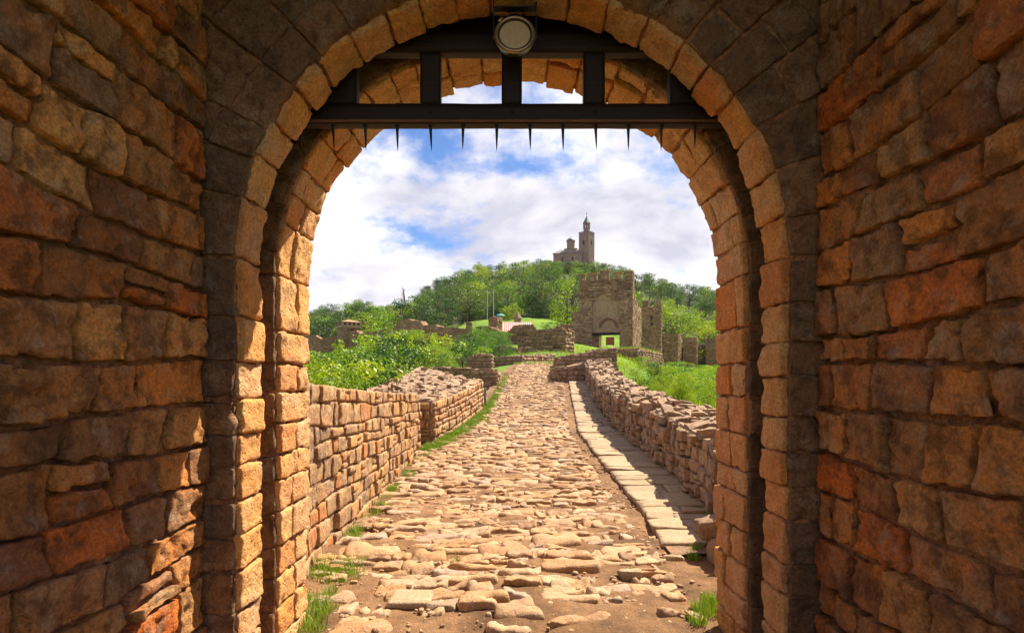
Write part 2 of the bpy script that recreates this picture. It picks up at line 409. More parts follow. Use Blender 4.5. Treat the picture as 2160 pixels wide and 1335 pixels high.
def ground_mat():
    m, t, b = new_mat('meadow'); geo = N(t, 'ShaderNodeNewGeometry'); v = geo.outputs['Position']
    n1 = noise(t, v, 0.22, 5, 0.6); n2 = noise(t, v, 2.2, 6, 0.7); n3 = noise(t, v, 14, 5, 0.7)
    c = ramp(t, n1, [(0.35, (0.060, 0.135, 0.004)), (0.65, (0.125, 0.215, 0.006))])
    c = mix(t, math_node(t, 'MULTIPLY', ramp(t, n2, [(0.50, (0, 0, 0)), (0.72, (1, 1, 1))]), 0.6), c, (0.17, 0.19, 0.02))
    c = mix(t, 1.0, c, ramp(t, n3, [(0.3, (0.6, 0.6, 0.6)), (0.7, (1.35, 1.35, 1.35))]), 'MULTIPLY')
    sy = N(t, 'ShaderNodeSeparateXYZ'); L(t, v, sy.inputs[0])
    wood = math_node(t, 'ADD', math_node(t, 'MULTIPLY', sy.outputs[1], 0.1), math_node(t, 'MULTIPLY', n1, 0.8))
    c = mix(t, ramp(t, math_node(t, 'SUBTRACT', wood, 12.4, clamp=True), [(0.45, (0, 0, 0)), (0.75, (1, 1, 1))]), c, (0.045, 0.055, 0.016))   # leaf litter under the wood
    L(t, c, b.inputs['Base Color']); b.inputs['Roughness'].default_value = 0.95
    bp = N(t, 'ShaderNodeBump'); bp.inputs['Strength'].default_value = 0.6; bp.inputs['Distance'].default_value = 0.15
    L(t, n2, bp.inputs['Height']); L(t, bp.outputs[0], b.inputs['Normal'])
    return m
def dirt_mat():
    m, t, b = new_mat('packed_earth'); geo = N(t, 'ShaderNodeNewGeometry'); v = geo.outputs['Position']
    n1 = noise(t, v, 1.4, 5, 0.6, 0.4); n2 = noise(t, v, 9, 6, 0.7); n3 = noise(t, v, 60, 4, 0.75)
    c = ramp(t, n1, [(0.34, (0.10, 0.052, 0.025)), (0.5, (0.165, 0.085, 0.038)), (0.68, (0.24, 0.135, 0.068))])
    c = mix(t, 1.0, c, ramp(t, n2, [(0.3, (0.65, 0.65, 0.65)), (0.7, (1.3, 1.3, 1.3))]), 'MULTIPLY')
    vo = N(t, 'ShaderNodeTexVoronoi'); vo.inputs['Scale'].default_value = 55; L(t, v, vo.inputs['Vector'])
    peb = ramp(t, vo.outputs['Distance'], [(0.15, (1, 1, 1)), (0.34, (0, 0, 0))])
    few = ramp(t, noise(t, v, 26, 2), [(0.52, (0, 0, 0)), (0.60, (1, 1, 1))])
    pf = math_node(t, 'MULTIPLY', peb, few)
    c = mix(t, math_node(t, 'MULTIPLY', pf, 0.75), c, (0.46, 0.33, 0.22))
    c = mix(t, 1.0, c, ramp(t, n3, [(0.3, (0.7, 0.7, 0.7)), (0.7, (1.25, 1.25, 1.25))]), 'MULTIPLY')
    L(t, c, b.inputs['Base Color']); b.inputs['Roughness'].default_value = 0.95
    hh = math_node(t, 'ADD', math_node(t, 'ADD', n2, math_node(t, 'MULTIPLY', n3, 0.35)), math_node(t, 'MULTIPLY', pf, 0.5))
    bp = N(t, 'ShaderNodeBump'); bp.inputs['Strength'].default_value = 0.9; bp.inputs['Distance'].default_value = 0.03
    L(t, hh, bp.inputs['Height']); L(t, bp.outputs[0], b.inputs['Normal'])
    return m
M_meadow = ground_mat(); M_dirt = dirt_mat()

# ------------------------------------------------------------------ terrain
ZR = interp([(-60, 0), (5, 0), (7, .03), (9, .1), (13.5, .32), (18, .62), (22, 1.1), (25, 1.55), (28, 1.95), (33, 2.45), (37, 2.75), (45, 3.1)])
XL = interp([(-60, -1.5), (3.8, -1.5), (4.9, -1.74), (11, -1.8), (14, -1.35), (18, -.95), (22, -.62), (25, -.5), (33, .35), (37, 1.1)])
XK = interp([(-60, 1.5), (3.7, 1.36), (5.5, 1.42), (6.7, 1.52), (9, 1.53), (13.5, 1.58), (18, 1.95), (24.6, 2.45), (33, 2.9), (37, 3.2)])
XR = interp([(-60, 1.5), (3.8, 1.75), (5, 2.05), (6.7, 2.28), (9, 2.47), (13.5, 2.52), (18, 2.75), (24.6, 3.2), (33, 4.2), (37, 4.6)])
CP = [(-60, -60, 0), (60, -60, 0), (0, -60, 0), (0, -10, 0), (-20, -10, 0), (20, -10, 0), (-40, 0, -2), (40, 0, -3), (-5, 2, -.2), (5, 2, -.2), (-5, -4, -.05), (5, -4, -.05),
      (-4.5, 8, -1.2), (-8, 8, -3), (-15, 8, -5), (-30, 10, -7), (-6, 15, -1.6), (-12, 20, -3.6), (-30, 30, -6), (-50, 60, -4), (-20, 45, -2.5), (-7, 30, .2), (-9, 45, 1.5), (-16, 62, 1.5), (-3, 36, 1.9),
      (0, 45, 3.5), (-40, 110, 5.5), (-45, 100, 4.5), (-30, 85, 3.5), (-15, 88, 6.3), (-8, 80, 6.6), (-5, 102, 10.7), (0, 100, 10.6), (6, 115, 13.8), (-8, 116, 13.2), (14, 91, 6.5), (10, 70, 5.2), (3, 60, 4.5), (1, 75, 6.6), (20, 88, 5.5),
      (4.3, 10, .1), (7, 10, -1.2), (12, 12, -4), (25, 20, -8), (5, 14, .75), (5.4, 20, 1.15), (6.6, 30, 2.2), (7.6, 42, 3.2), (12, 30, -1.0), (15, 45, .3), (25, 40, -4), (12, 52, 2.6), (16, 62, 2.5), (30, 62, -2), (28, 100, 1.8), (40, 100, .6), (34, 113, 3.0), (24, 80, 2.2), (35, 135, 10), (62, 140, 7), (50, 200, 20),
      (-50, 150, 9), (-25, 150, 14), (10, 150, 20), (-80, 150, 8), (25, 130, 14), (20, 200, 35), (-30, 200, 26), (-70, 200, 17), (70, 200, 22), (110, 200, 14),
      (32, 300, 57), (-20, 300, 55), (-45, 300, 46), (-54, 300, 37), (-68, 300, 31), (-115, 300, 24), (48, 300, 57), (65, 300, 54), (80, 300, 47), (106, 300, 42), (150, 300, 34), (30, 360, 52), (-40, 380, 40), (100, 400, 36),
      (-200, 300, 18), (220, 300, 24), (0, 600, 14), (-400, 600, 10), (400, 600, 10), (-400, 200, 5), (400, 200, 5), (0, 2600, 6), (-2600, 1200, 5), (2600, 1200, 5), (-1200, -60, 0), (1200, -60, 0), (-600, 0, 0), (600, 0, 0), (0, -600, 0)]
_cp = np.array(CP, dtype=float)
def _k(r): return r            # linear kernel: no overshoot between the points
_D = np.linalg.norm(_cp[:, None, :2] - _cp[None, :, :2], axis=2)
_A = np.zeros((len(CP) + 1, len(CP) + 1)); _A[:-1, :-1] = _k(_D); _A[-1, :-1] = 1; _A[:-1, -1] = 1
_W = np.linalg.solve(_A, np.append(_cp[:, 2], 0))
def sstep(a, b, x):
    t = np.clip((x - a) / (b - a), 0, 1); return t * t * (3 - 2 * t)
def T(X, Y):
    X = np.atleast_1d(np.asarray(X, dtype=float)); Y = np.atleast_1d(np.asarray(Y, dtype=float))
    d = np.sqrt((X[:, None] - _cp[None, :, 0]) ** 2 + (Y[:, None] - _cp[None, :, 1]) ** 2)
    z = _k(d) @ _W[:-1] + _W[-1]
    P = np.stack([X, Y, np.zeros_like(X)], 1)
    z = z + 0.10 * fbm(P, 0.35, 3, 5) * np.clip(Y / 20, 0.0, 3.0)
    lo, hi = XL(Y) - 0.9, XR(Y) + 0.5
    far_out = np.maximum(lo - X, X - hi)
    wgt = (1 - sstep(0.0, 1.6, far_out)) * (1 - sstep(38, 44, Y))
    return z * (1 - wgt) + (ZR(Y) - 0.16) * wgt
def Tz(x, y): return float(T([x], [y])[0])
ys = np.concatenate([np.linspace(-60, 0, 14), np.linspace(1, 40, 66), np.linspace(41.5, 130, 60), np.linspace(133, 420, 70), np.geomspace(440, 2600, 16)])
tt = np.linspace(-1, 1, 171)
GX = np.sinh(tt[None, :] * 3.2) / np.sinh(3.2) * (30 + np.abs(ys)[:, None] * 1.15); GY = np.repeat(ys[:, None], len(tt), 1)
GZ = T(GX.ravel(), GY.ravel()); ny_, nx_ = GX.shape
ii = np.arange(ny_ * nx_).reshape(ny_, nx_)
GF = np.stack([ii[:-1, :-1], ii[:-1, 1:], ii[1:, 1:], ii[1:, :-1]], -1).reshape(-1, 4)
obj('ground', np.stack([GX.ravel(), GY.ravel(), GZ], 1), GF, M_meadow, kind='structure', origin=(0, 0, 0))

# ------------------------------------------------------------------ road: earth bed, cobbles, flagged footpath
def strip(name, ysamp, xa, xb, nx, dz, m, edge=0.0):
    V, s = [], np.linspace(0, 1, nx)
    for y in ysamp:
        x = xa(y) + (xb(y) - xa(y)) * s
        V.append(np.stack([x, np.full(nx, y), np.full(nx, ZR(y) + dz)], 1))
    V = np.vstack(V); V[:, 2] += 0.020 * fbm(V * [1, 1, 0], 2.0, 5, 9, .6)
    i = np.arange(len(ysamp) * nx).reshape(len(ysamp), nx)
    Fc = np.stack([i[:-1, :-1], i[:-1, 1:], i[1:, 1:], i[1:, :-1]], -1).reshape(-1, 4)
    return obj(name, V, Fc, m, kind='structure', origin=(0, 0, 0))
yr = np.concatenate([np.linspace(-12, 3, 12), np.linspace(3.1, 12, 110), np.linspace(12.2, 39, 110)])
road = strip('road', yr, lambda y: XL(y) - 0.35, lambda y: XR(y) + 0.35, 60, 0.0, M_dirt)

cob = []
for s in range(26):
    a = rng.uniform(0.8, 1.2)
    P, Fc = rough_block((1.0, 0.5 * a, 0.42), (10, 7, 4), 0.10, 0.060, 2.8, s + 11, warp=0.10)
    P[:, 2] -= 0.21
    cob.append(mesh_from('cobble', P, Fc, M_cobble, 0.0))
cob_lo = [rough_block((1.0, 0.5 * rng.uniform(.8, 1.2), 0.42), (4, 3, 2), 0.11, 0.06, 2.6, s + 61, warp=0.10) for s in range(20)]
far_cob = Join(); n_cob = 0
y = 3.7; row = 0
cobbles = []
while y < 36.5:
    grow = rng.uniform(0.10, 0.17) if y < 12 else rng.uniform(0.15, 0.24)
    xa, xb = XL(y) + 0.06, XK(y) - (0.22 if y > 5.5 else 0.1)
    x = xa + rng.uniform(-.1, .1)
    while x < xb - 0.08:
        w = rng.choice([rng.uniform(.13, .22), rng.uniform(.18, .32), rng.uniform(.28, .50)])
        if x + w > xb + .05: w = max(.12, xb - x)
        cx = x + w / 2
        keep = True
        if y < 6.4:                                   # worn earth at the gate: stones thin out
            pr = 0.50 + 0.5 * sstep(3.7, 4.5, y + (0.9 if abs(cx - 0.05) < .28 else 0) - 0.18 * (cx > .5) - 0.3 * (cx < -.9))
            keep = rng.random() < pr
        if cx < xa + .3 and y < 8: keep = keep and rng.random() < 0.7
        if keep:
            big = 1.12 if y < 7 else 1.0
            zc = ZR(y) + rng.uniform(0.006, 0.030)
            cobbles.append((cx, y + rng.uniform(-.03, .03) + 0.05 * sin(cx * 1.9 + row * .7), zc, w * 1.04, grow * big * 2.12, rng.gauss(0, .10)))
        x += w + rng.uniform(0.000, 0.014)
    y += grow + 0.002; row += 1
# a few remembered stones: the long kerb block by the gate, the pale broken slab and neighbours
for (x_, y_, w_, d_) in [(1092, 1300, .34, .15), (1205, 1200, .50, .2), (1102, 1230, .30, .17), (1010, 1280, .26, .13), (1090, 1258, .22, .13)]:
    dd = EYE * F / (y_ - 800)
    cobbles = [c for c in cobbles if not (abs(c[0] - (x_ - 1080) * dd / F) < w_ * .75 and abs(c[1] - dd) < d_ * 1.0)]
    cobbles.append(((x_ - 1080) * dd / F, dd, .05, w_, d_ * 2, 0.0))
cobbles.sort(key=lambda c: c[1])
for k, (cx, cy, zc, w, dp, rot) in enumerate(cobbles):
    if k < 300:
        o = place('cobble', rng.choice(cob), (cx, cy, zc), (rng.gauss(0, .03), rng.gauss(0, .03), rot + (pi if rng.random() < .5 else 0)), (w, dp, rng.uniform(.28, .4)), road)
    else:
        P, Fc = rng.choice(cob_lo); P = P * [w, dp, .34]; P[:, 2] -= .07
        c_, s_ = cos(rot), sin(rot)
        far_cob.add(np.stack([P[:, 0] * c_ - P[:, 1] * s_ + cx, P[:, 0] * s_ + P[:, 1] * c_ + cy, P[:, 2] + zc], 1), Fc, rng.random())
far_cob.build('far_cobbles', M_cobble, road, smooth=True, kind='stuff', origin=(0, 20, 0))
# pale flat slabs lying in the earth
for (x_, y_, w_, d_, zr_) in [(868, 1268, .30, .24, .03), (930, 1278, .22, .12, .02), (848, 1236, .22, .16, .02), (1180, 1240, .16, .12, .02), (1330, 1216, .17, .13, .04), (1420, 1180, .2, .1, .03)]:
    dd = EYE * F / (y_ - 800)
    P, Fc = rough_block((w_, d_, .09), (7, 6, 2), .014, .006, 12, int(x_), warp=.025)
    obj('slab', P + [(x_ - 1080) * dd / F, dd, zr_ - .032], Fc, M_flag, road, tint=rng.random())

# loose pebbles and chips in the worn earth
J = Join()
for k in range(1500):
    y_ = rng.uniform(3.6, 7.5) if k < 1000 else rng.uniform(5, 14); x_ = rng.uniform(XL(y_), XK(y_) + .1) if k < 1000 else XK(y_) - rng.uniform(0, .25)
    s_ = rng.choice([.010, .014, .020, .032]) * rng.uniform(.7, 1.3)
    P, Fc = rough_block((s_ * rng.uniform(.8, 1.7), s_, s_ * .7), (3, 3, 2), s_ * .33, s_ * .10, .6 / s_, k)
    a = rng.uniform(0, 3.1); J.add(np.stack([P[:, 0] * cos(a) - P[:, 1] * sin(a) + x_, P[:, 0] * sin(a) + P[:, 1] * cos(a) + y_, P[:, 2] + ZR(y_) + s_ * .2], 1), Fc, rng.random())
J.build('pebbles', M_cobble, road, kind='stuff', origin=(0, 5, 0))
path = strip('footpath', np.linspace(5.1, 24.5, 120), lambda y: XK(y) + 0.03, lambda y: XR(y) + 0.25, 8, 0.03, M_joint)
y = 5.35
while y < 24.4:
    dp = rng.uniform(.20, .46) * (1 if y < 14 else 1.2)
    xa, xb = XK(y), XR(y) + .12
    cuts = [xa] + ([xa + (xb - xa) * rng.uniform(.35, .65)] if rng.random() < .7 else []) + [xb]
    if dp > .42 and rng.random() < .3: cuts = sorted(cuts + [xa + (xb - xa) * rng.uniform(.2, .8)])
    sk = rng.uniform(-.02, .02); sl = rng.uniform(-.16, .16)
    for a, b_ in zip(cuts[:-1], cuts[1:]):
        if b_ - a < .1: continue
        P, Fc = rough_block((b_ - a - .006, dp - .008, .08), (7, 7, 2), .012, .006, 5, rng.randrange(9999), warp=.022)
        xm = (a + b_) / 2
        shift = XK(y + dp / 2) - xa
        V = P + [xm + shift, y + dp / 2 + sk, ZR(y + dp / 2) + .028 + rng.uniform(-.006, .006)]
        V[:, 1] += sl * (V[:, 0] - xm); V[:, 2] += (ZR(V[:, 1]) - ZR(y + dp / 2)); V[:, 0] += XK(V[:, 1]) - XK(y + dp / 2)
        obj('flagstone', V, Fc, M_flag, path, tint=rng.random())
    y += dp

# ------------------------------------------------------------------ the gatehouse passage that frames the view
R0, ZC = 1.35, 2.205
D1, D1b, D2, D2b = 2.79, 3.07, 3.27, 3.765
XW = 1.51
gate = thing('gatehouse', 'dark stone gate passage whose round double arch frames the whole view', 'gatehouse', (0, 1.2, 0))
def side_wall(sgn):
    rg = random.Random(31 if sgn < 0 else 57)
    core = Join()
    core.add(*box((sgn * (XW + .022), .8, -.3), (sgn * (XW + .9), D1, 4.1)))
    if sgn > 0: core.F = [f[:, ::-1] for f in core.F]
    c = core.build('side_wall', M_mortar, gate, origin=(sgn * XW, 1.2, 0))
    c['label'] = 'left wall of the passage, sunlit near its foot' if sgn < 0 else 'right wall of the passage, fully in shade'
    S = lambda u, v, cc: np.stack([sgn * (XW - cc) + 0 * u, u, v], 1)
    quads = course_layout(0.95, D1 - .004, -.05, 4.0, (.15, .225), (.19, .42), rg, wav=.022, jit=.04, split=.07)
    for k, q in enumerate(quads):
        pr = rg.uniform(.004, .036)
        if sgn > 0: q = [(D1 + .95 - u, v) for u, v in q][::-1]; q = [q[3], q[2], q[1], q[0]]; q = [q[1], q[0], q[3], q[2]]
        w = abs(q[1][0] - q[0][0]); h = abs(q[3][1] - q[0][1])
        n = (max(5, int(w / .0125)), max(5, int(h / .0125)), 3)
        V, Fc = quad_stone(q, S, .16, pr, rg.uniform(.007, .016), rg.uniform(.007, .014), 8.5, n, rg.randrange(9999), gap=rg.uniform(.014, .028), fine=.0095)
        obj('stone', V, Fc if sgn > 0 else Fc[:, ::-1], M_wall, c, tint=rg.random())
side_wall(-1); side_wall(1)

def arch_core(name, y0, y1, inset, label):
    """the wall round the opening: mortar that shows in the joints"""
    r = R0 + inset; out = []
    inn, outr = [], []
    prof = [(-r, -.3), (-r, .6), (-r, 1.4)] + [(-r * cos(a), ZC + r * sin(a)) for a in np.linspace(0, pi, 33)] + [(r, 1.4), (r, .6), (r, -.3)]
    outer = [(-2.4, -.3), (-2.4, .6), (-2.4, 1.4)] + [(-2.4 * max(-1, min(1, 1.35 * cos(a))), ZC + (6.5) * min(1, 1.35 * sin(a))) for a in np.linspace(0, pi, 33)] + [(2.4, 1.4), (2.4, .6), (2.4, -.3)]
    n = len(prof); V, Fc = [], []
    for yy in (y0, y1):
        for p in prof: V.append((p[0], yy, p[1]))
        for p in outer: V.append((p[0], yy, p[1]))
    for k in range(n - 1):
        Fc.append((k, k + 1, n + k + 1, n + k)); Fc.append((2 * n + k + 1, 2 * n + k, 3 * n + k, 3 * n + k + 1))
        Fc.append((k + 1, k, 2 * n + k, 2 * n + k + 1)); Fc.append((n + k, n + k + 1, 3 * n + k + 1, 3 * n + k))
    o = obj(name, np.array(V), Fc, M_mortar, gate, smooth=False, origin=(0, y0, 0), tint=.3)
    o['label'] = label
    return o
def arch(name, y0, y1, label, cols, seed):
    rg = random.Random(seed)
    core = arch_core(name, y0 + .022, y1 - .012, .022, label)
    def emit(nm, quad, S, thick, proud, flip, su=1.0, tint=None, rr=None, m=M_arch, nc=6):
        q = np.array(quad); w = np.linalg.norm((q[1] - q[0]) * [su, 1]); h = np.linalg.norm((q[3] - q[0]) * [su, 1])
        n = (max(5, int(w / .016)), max(5, int(h / .016)), nc)
        V, Fc = quad_stone(quad, S, thick, proud, rr or rg.uniform(.007, .017), rg.uniform(.006, .013), 9, n, rg.randrange(9999), gap=rg.uniform(.008, .016), scale_u=su, fine=.0045)
        obj(nm, V, Fc[:, ::-1] if flip else Fc, m, core, tint=rg.random() if tint is None else tint)
    def splits():
        if cols == 1: return [y0 + rg.uniform(.020, .034), y1]
        return [y0 + rg.uniform(.020, .034)] + [y0 + (y1 - y0) * rg.choice([.30, .42, .5, .58, .68])] + [y1 + rg.uniform(-.015, .015)]
    for sgn in (-1, 1):
        S = lambda u, v, c, sgn=sgn: np.stack([sgn * (R0 - c), u, v], 1)
        z = -.08
        while z < ZC - .02:
            hh = rg.uniform(.15, .22)
            if ZC - z - hh < .12: hh = ZC - z
            cs = splits()
            if cols == 2 and rg.random() < .18: cs = [cs[0], cs[2]]
            for a, b_ in zip(cs[:-1], cs[1:]):
                # the narrow face sits on the reveal; the block runs back into the wall
                emit('jamb_stone', [(a, z), (b_, z), (b_, z + hh), (a, z + hh)], S, .12, rg.uniform(-.004, .018), sgn < 0)
            emit('facing_stone', [(sgn * (R0 + .012), z + rg.uniform(-.01, .01)), (sgn * (R0 + .36), z), (sgn * (R0 + .36), z + hh), (sgn * (R0 + .012), z + hh + rg.uniform(-.01, .01))], lambda u, v, c: np.stack([u, y0 + .012 - c, v], 1), .10, rg.uniform(0, .02), sgn < 0, m=M_soot_shade, nc=2)
            z += hh
    S = lambda u, v, c: np.stack([(R0 - c) * np.cos(u), v, ZC + (R0 - c) * np.sin(u)], 1)
    a0 = 0.0
    while a0 < pi - .02:
        da = rg.uniform(.115, .175)
        if pi - a0 - da < .09: da = pi - a0
        cs = splits()
        for a, b_ in zip(cs[:-1], cs[1:]):
            emit('voussoir', [(a0, a), (a0 + da, a), (a0 + da, b_), (a0, b_)], S, .12, rg.uniform(-.008, .018), False, su=R0)
        a0 += da
    a0 = 0.0; P_ = lambda u, v, c: np.stack([v * np.cos(u), y0 + .012 - c, ZC + v * np.sin(u)], 1)
    while a0 < pi - .02:
        da = rg.uniform(.10, .20)
        if pi - a0 - da < .09: da = pi - a0
        r0_ = R0 + .012
        for r1_ in ([R0 + rg.uniform(.20, .36), R0 + rg.uniform(.46, .62), R0 + 1.0] if y0 < 3 else [R0 + .5]):
            emit('facing_stone', [(a0, r0_), (a0 + da, r0_), (a0 + da, r1_), (a0, r1_)], P_, .10, rg.uniform(0, .022), True, su=(r0_ + r1_) / 2, m=M_soot_shade, nc=2)
            r0_ = r1_
        a0 += da
arch('inner_arch', D1, D1b, 'inner arch nearest the viewer, dark face and glowing edge', 1, 5)
arch('outer_arch', D2, D2b, 'outer arch beyond the portcullis slot, sunlit jamb stones', 2, 8)
# big dressed stones above the inner ring, the slot's lining, and the boarded ceiling
core_top = Join()
for sgn in (-1, 1):
    core_top.add(*box((sgn * 1.66 if sgn > 0 else -1.86, D1b - .02, -.3), (1.86 if sgn > 0 else -1.66, D2 + .03, 4.9)))
core_top.add(*box((-1.86, D1b - .01, 4.9), (1.86, D2 + .02, 5.0)))
core_top.build('slot_lining', M_mortar, gate, origin=(0, 3.1, 0))
J = Join(); J.add(*box((-XW - .02, 1.6, 4.0), (XW + .02, D1 + .03, 4.08))); J.build('ceiling', M_ceil, gate, origin=(0, 1, 4.05))
for sgn in (-1, 1):                                # flank walls: the gate stands in a wall
    J = Join(); J.add(*box((min(sgn * 2.38, sgn * 9), D1 + .3, -6), (max(sgn * 2.38, sgn * 9), D2b - .06, 6.7)))
    J.build('flank_wall', M_rubble, gate, origin=(sgn * 5, 3.4, 0))

# ------------------------------------------------------------------ portcullis in the slot
PD = 3.12; K = F / PD
def PX(x): return (x - 1080) / K
def PZ(y): return EYE + (800 - y) / K
pc = thing('portcullis', 'raised dark timber portcullis with iron spikes hanging in the arch', 'portcullis', (0, PD + .04, PZ(260)))
def bar(name, x0, x1, y0, y1, dy0=0.0, dy1=.08, m=M_wood, seed=1):
    w, h, t = PX(x1) - PX(x0), PZ(y0) - PZ(y1), dy1 - dy0
    P, Fc = rough_block((w, h, t), (max(4, int(w / .08)), max(3, int(h / .04)), 3), .006, .0015, 9, seed)
    V = np.stack([P[:, 0] + (PX(x0) + PX(x1)) / 2, -P[:, 2] + PD + (dy0 + dy1) / 2, P[:, 1] + (PZ(y0) + PZ(y1)) / 2], 1)
    return obj(name, V, Fc, m, pc, tint=0)
bar('beam', 452, 1708, 218, 259, 0, .085, seed=2)
bar('beam', 452, 1708, 64, 108, 0.004, .083, seed=3)
bar('beam', 452, 1708, -60, 8, 0.004, .083, seed=4)
for k, (a, b_) in enumerate([(640, 751), (885, 929), (1058, 1101), (1232, 1277), (1415, 1500)]):
    bar('post', a, b_, 108.5, 217.5, .006, .078, seed=10 + k)
    bar('post', a, b_, 8.5, 63.5, .006, .078, seed=20 + k)
for k in range(8):
    bar('plank', 460 + k * 156, 613 + k * 156, -120, 64, .088, .115, seed=30 + k)
bar('edge_strip', 452, 1708, 253, 258, -.006, -.001, m=wood_mat('worn_edge', (.16, .07, .035)), seed=40)
for k, x_ in enumerate([634, 703, 771, 838, 908, 977, 1048, 1118, 1187, 1256, 1325, 1395, 1465, 1537]):
    zt, zb = PZ(257), PZ(313 + rng.uniform(-3, 4))
    V, Fc = lathe([(.0001, zb), (.004, zb + .035), (.0095, zt - .012), (.013, zt - .008), (.013, zt), (.0001, zt)], 8)
    V[:, 1] *= .8
    V[:, 0] += (zt - V[:, 2]) * rng.uniform(-.05, .05); V[:, 1] += (zt - V[:, 2]) * rng.uniform(-.06, .06)
    obj('spike', V + [PX(x_) * 1.012, PD + .035, 0], Fc, M_iron, pc, tint=0)

# ------------------------------------------------------------------ floodlight on the keystone
fl_c = np.array([(1086 - 1080) * 2.95 / F, 2.95, EYE + (800 - 76) * 2.95 / F])
fl = thing('floodlight', 'round floodlight with bronze rim hanging from the top of the arch', 'floodlight', fl_c)
def facing(V):
    t = RAD(8); V = np.asarray(V); y, z = -V[:, 2], V[:, 1]       # the lathe axis turns to face the viewer, tipped down
    return np.stack([V[:, 0], y * cos(t) - z * sin(t) * -1, z * cos(t) + y * sin(t)], 1) + fl_c
r_ = .106
def fpart(name, prof, m, seg=48):
    V, Fc = lathe(prof, seg); obj(name, facing(V), Fc[:, ::-1], m, fl, tint=0)
fpart('housing', [(.092, .0), (.095, -.06), (.07, -.115), (.0001, -.12)], M_black)
fpart('rim', [(.094, -.004), (r_, -.002), (r_ + .002, .012), (r_ - .004, .026), (r_ - .014, .030), (r_ - .019, .022), (.085, .016)], M_brass)
fpart('gasket', [(.0865, .020), (.083, .021), (.0795, .014)], M_black)
fpart('lens', [(.081, .011), (.06, .016), (.03, .018), (.0001, .019)], M_lens)
for sgn in (-1, 1):
    J = Join(); J.add(*box((fl_c[0] + sgn * .110 - .003, 2.935, fl_c[2] - .01), (fl_c[0] + sgn * .110 + .003, 2.965, 3.60)))
    J.build('bracket_arm', M_iron, fl)
J = Join(); J.add(*box((fl_c[0] - .113, 2.93, 3.515), (fl_c[0] + .113, 2.97, 3.522))); J.build('bracket_bar', M_iron, fl)
P, Fc = rough_block((.016, .034, .012), (2, 2, 2), .002, 0, 1, 1)
a = RAD(-38); P = np.stack([P[:, 0] * cos(a) - P[:, 1] * sin(a), P[:, 0] * sin(a) + P[:, 1] * cos(a), P[:, 2] + .03], 1)
obj('clip', facing(P + [-.074, .076, 0]), Fc, M_brass, fl, tint=0)
for x_ in (720, 907, 1079, 1254, 1450):            # bolt heads where posts cross the beams
    for y_ in (238, 86):
        V, Fc = lathe([(.0001, .006), (.008, .005), (.011, 0)], 8)
        obj('bolt', np.stack([V[:, 0] + PX(x_), PD - .002 - V[:, 2], V[:, 1] + PZ(y_)], 1), Fc, M_iron, pc, tint=0)

# ------------------------------------------------------------------ ruined walls along the road
def loft(ysamp, front, ftop, back, btop, zbot, m, name, parent, origin):
    V = []
    for y in ysamp: V += [(front(y), y, zbot(y)), (front(y), y, ftop(y)), (back(y), y, btop(y)), (back(y), y, zbot(y) - 2.5)]
    n = len(ysamp); Fc = []
    for k in range(n - 1):
        for i in range(4):
            j = (i + 1) % 4; Fc.append((4 * k + i, 4 * k + j, 4 * k + 4 + j, 4 * k + 4 + i))
    Fc += [(0, 3, 2, 1), tuple(4 * (n - 1) + i for i in range(4))]
    V = np.array(V, dtype=float)
    if front(ysamp[0]) < back(ysamp[0]): Fc = [f[::-1] for f in Fc]
    return obj(name, V, Fc, m, parent, smooth=False, origin=origin, tint=.4)
def emit_stones(quads, S, parent, m, rg, limit, name='stone', thick=.16, pr=(.0, .03), r=(.01, .025), amp=.010, freq=9, gap=(.010, .022), flip=False, cell=.05, key=None, far_name='far_stones', maxn=6, vary=0.0):
    """the first `limit` stones (nearest, by key) as parts, the rest joined into one part"""
    if key: quads = sorted(quads, key=key)
    J = Join()
    for k, q in enumerate(quads):
        q = np.array(q); w = abs(q[1][0] - q[0][0]); h = abs(q[3][1] - q[0][1])
        if w < .02 or h < .02: continue
        far = k >= limit
        c = cell * (2.2 if far else 1)
        n = (min(maxn, max(2, int(w / c))), min(maxn, max(2, int(h / c))), 2)
        if far: n = (min(3, n[0]), min(3, n[1]), 1)
        S2 = S
        V, Fc = quad_stone(q, S2, thick, rg.uniform(*pr), rg.uniform(*r), amp * rg.uniform(.7, 1.3), freq, n, rg.randrange(99999), gap=rg.uniform(*gap))
        Fc = Fc[:, ::-1] if flip else Fc
        if far: J.add(V, Fc, rg.random())
        else: obj(name, V, Fc, m, parent, tint=rg.random())
    if J.n: J.build(far_name, m, parent, smooth=True, kind='stuff')

# --- left parapet of squared stones, gate to the recess
rg = random.Random(3)
HT = interp([(3.8, 1.66), (4.7, 1.58), (7, 1.46), (11, 1.31)])
lw = thing('parapet_wall', 'tall parapet of squared tan stones left of the road, beside the arch', 'stone wall', (XL(7), 7, 0))
core = loft(np.linspace(3.78, 11.0, 16), lambda y: XL(y) - .012, lambda y: HT(y) - .02, lambda y: XL(y) - .55, lambda y: HT(y) - .04, lambda y: -.4, M_joint, 'core', lw, (XL(7), 7, 0))
S = lambda u, v, c: np.stack([XL(u) + c, u, -.05 + (HT(u) + .05) * v / 1.5], 1)
qs = course_layout(3.82, 11.02, 0, 1.5, (.125, .225), (.12, .34), rg, wav=.016, jit=.02, split=.10)
emit_stones(qs, S, lw, M_field, rg, 300, pr=(.0, .05), r=(.006, .016), amp=.011, freq=10, gap=(.008, .022), flip=False, cell=.03, key=lambda q: q[0][0], maxn=9)
S = lambda u, v, c: np.stack([XL(u) + .0 - v, u, HT(u) + c - .02], 1)
qs = course_layout(3.85, 11.0, 0.0, .56, (.12, .2), (.16, .34), rg, wav=.02, jit=.04, split=.1)
emit_stones(qs, S, lw, M_field, rg, 90, name='cap_stone', pr=(-.02, .02), amp=.014, flip=True, cell=.06)

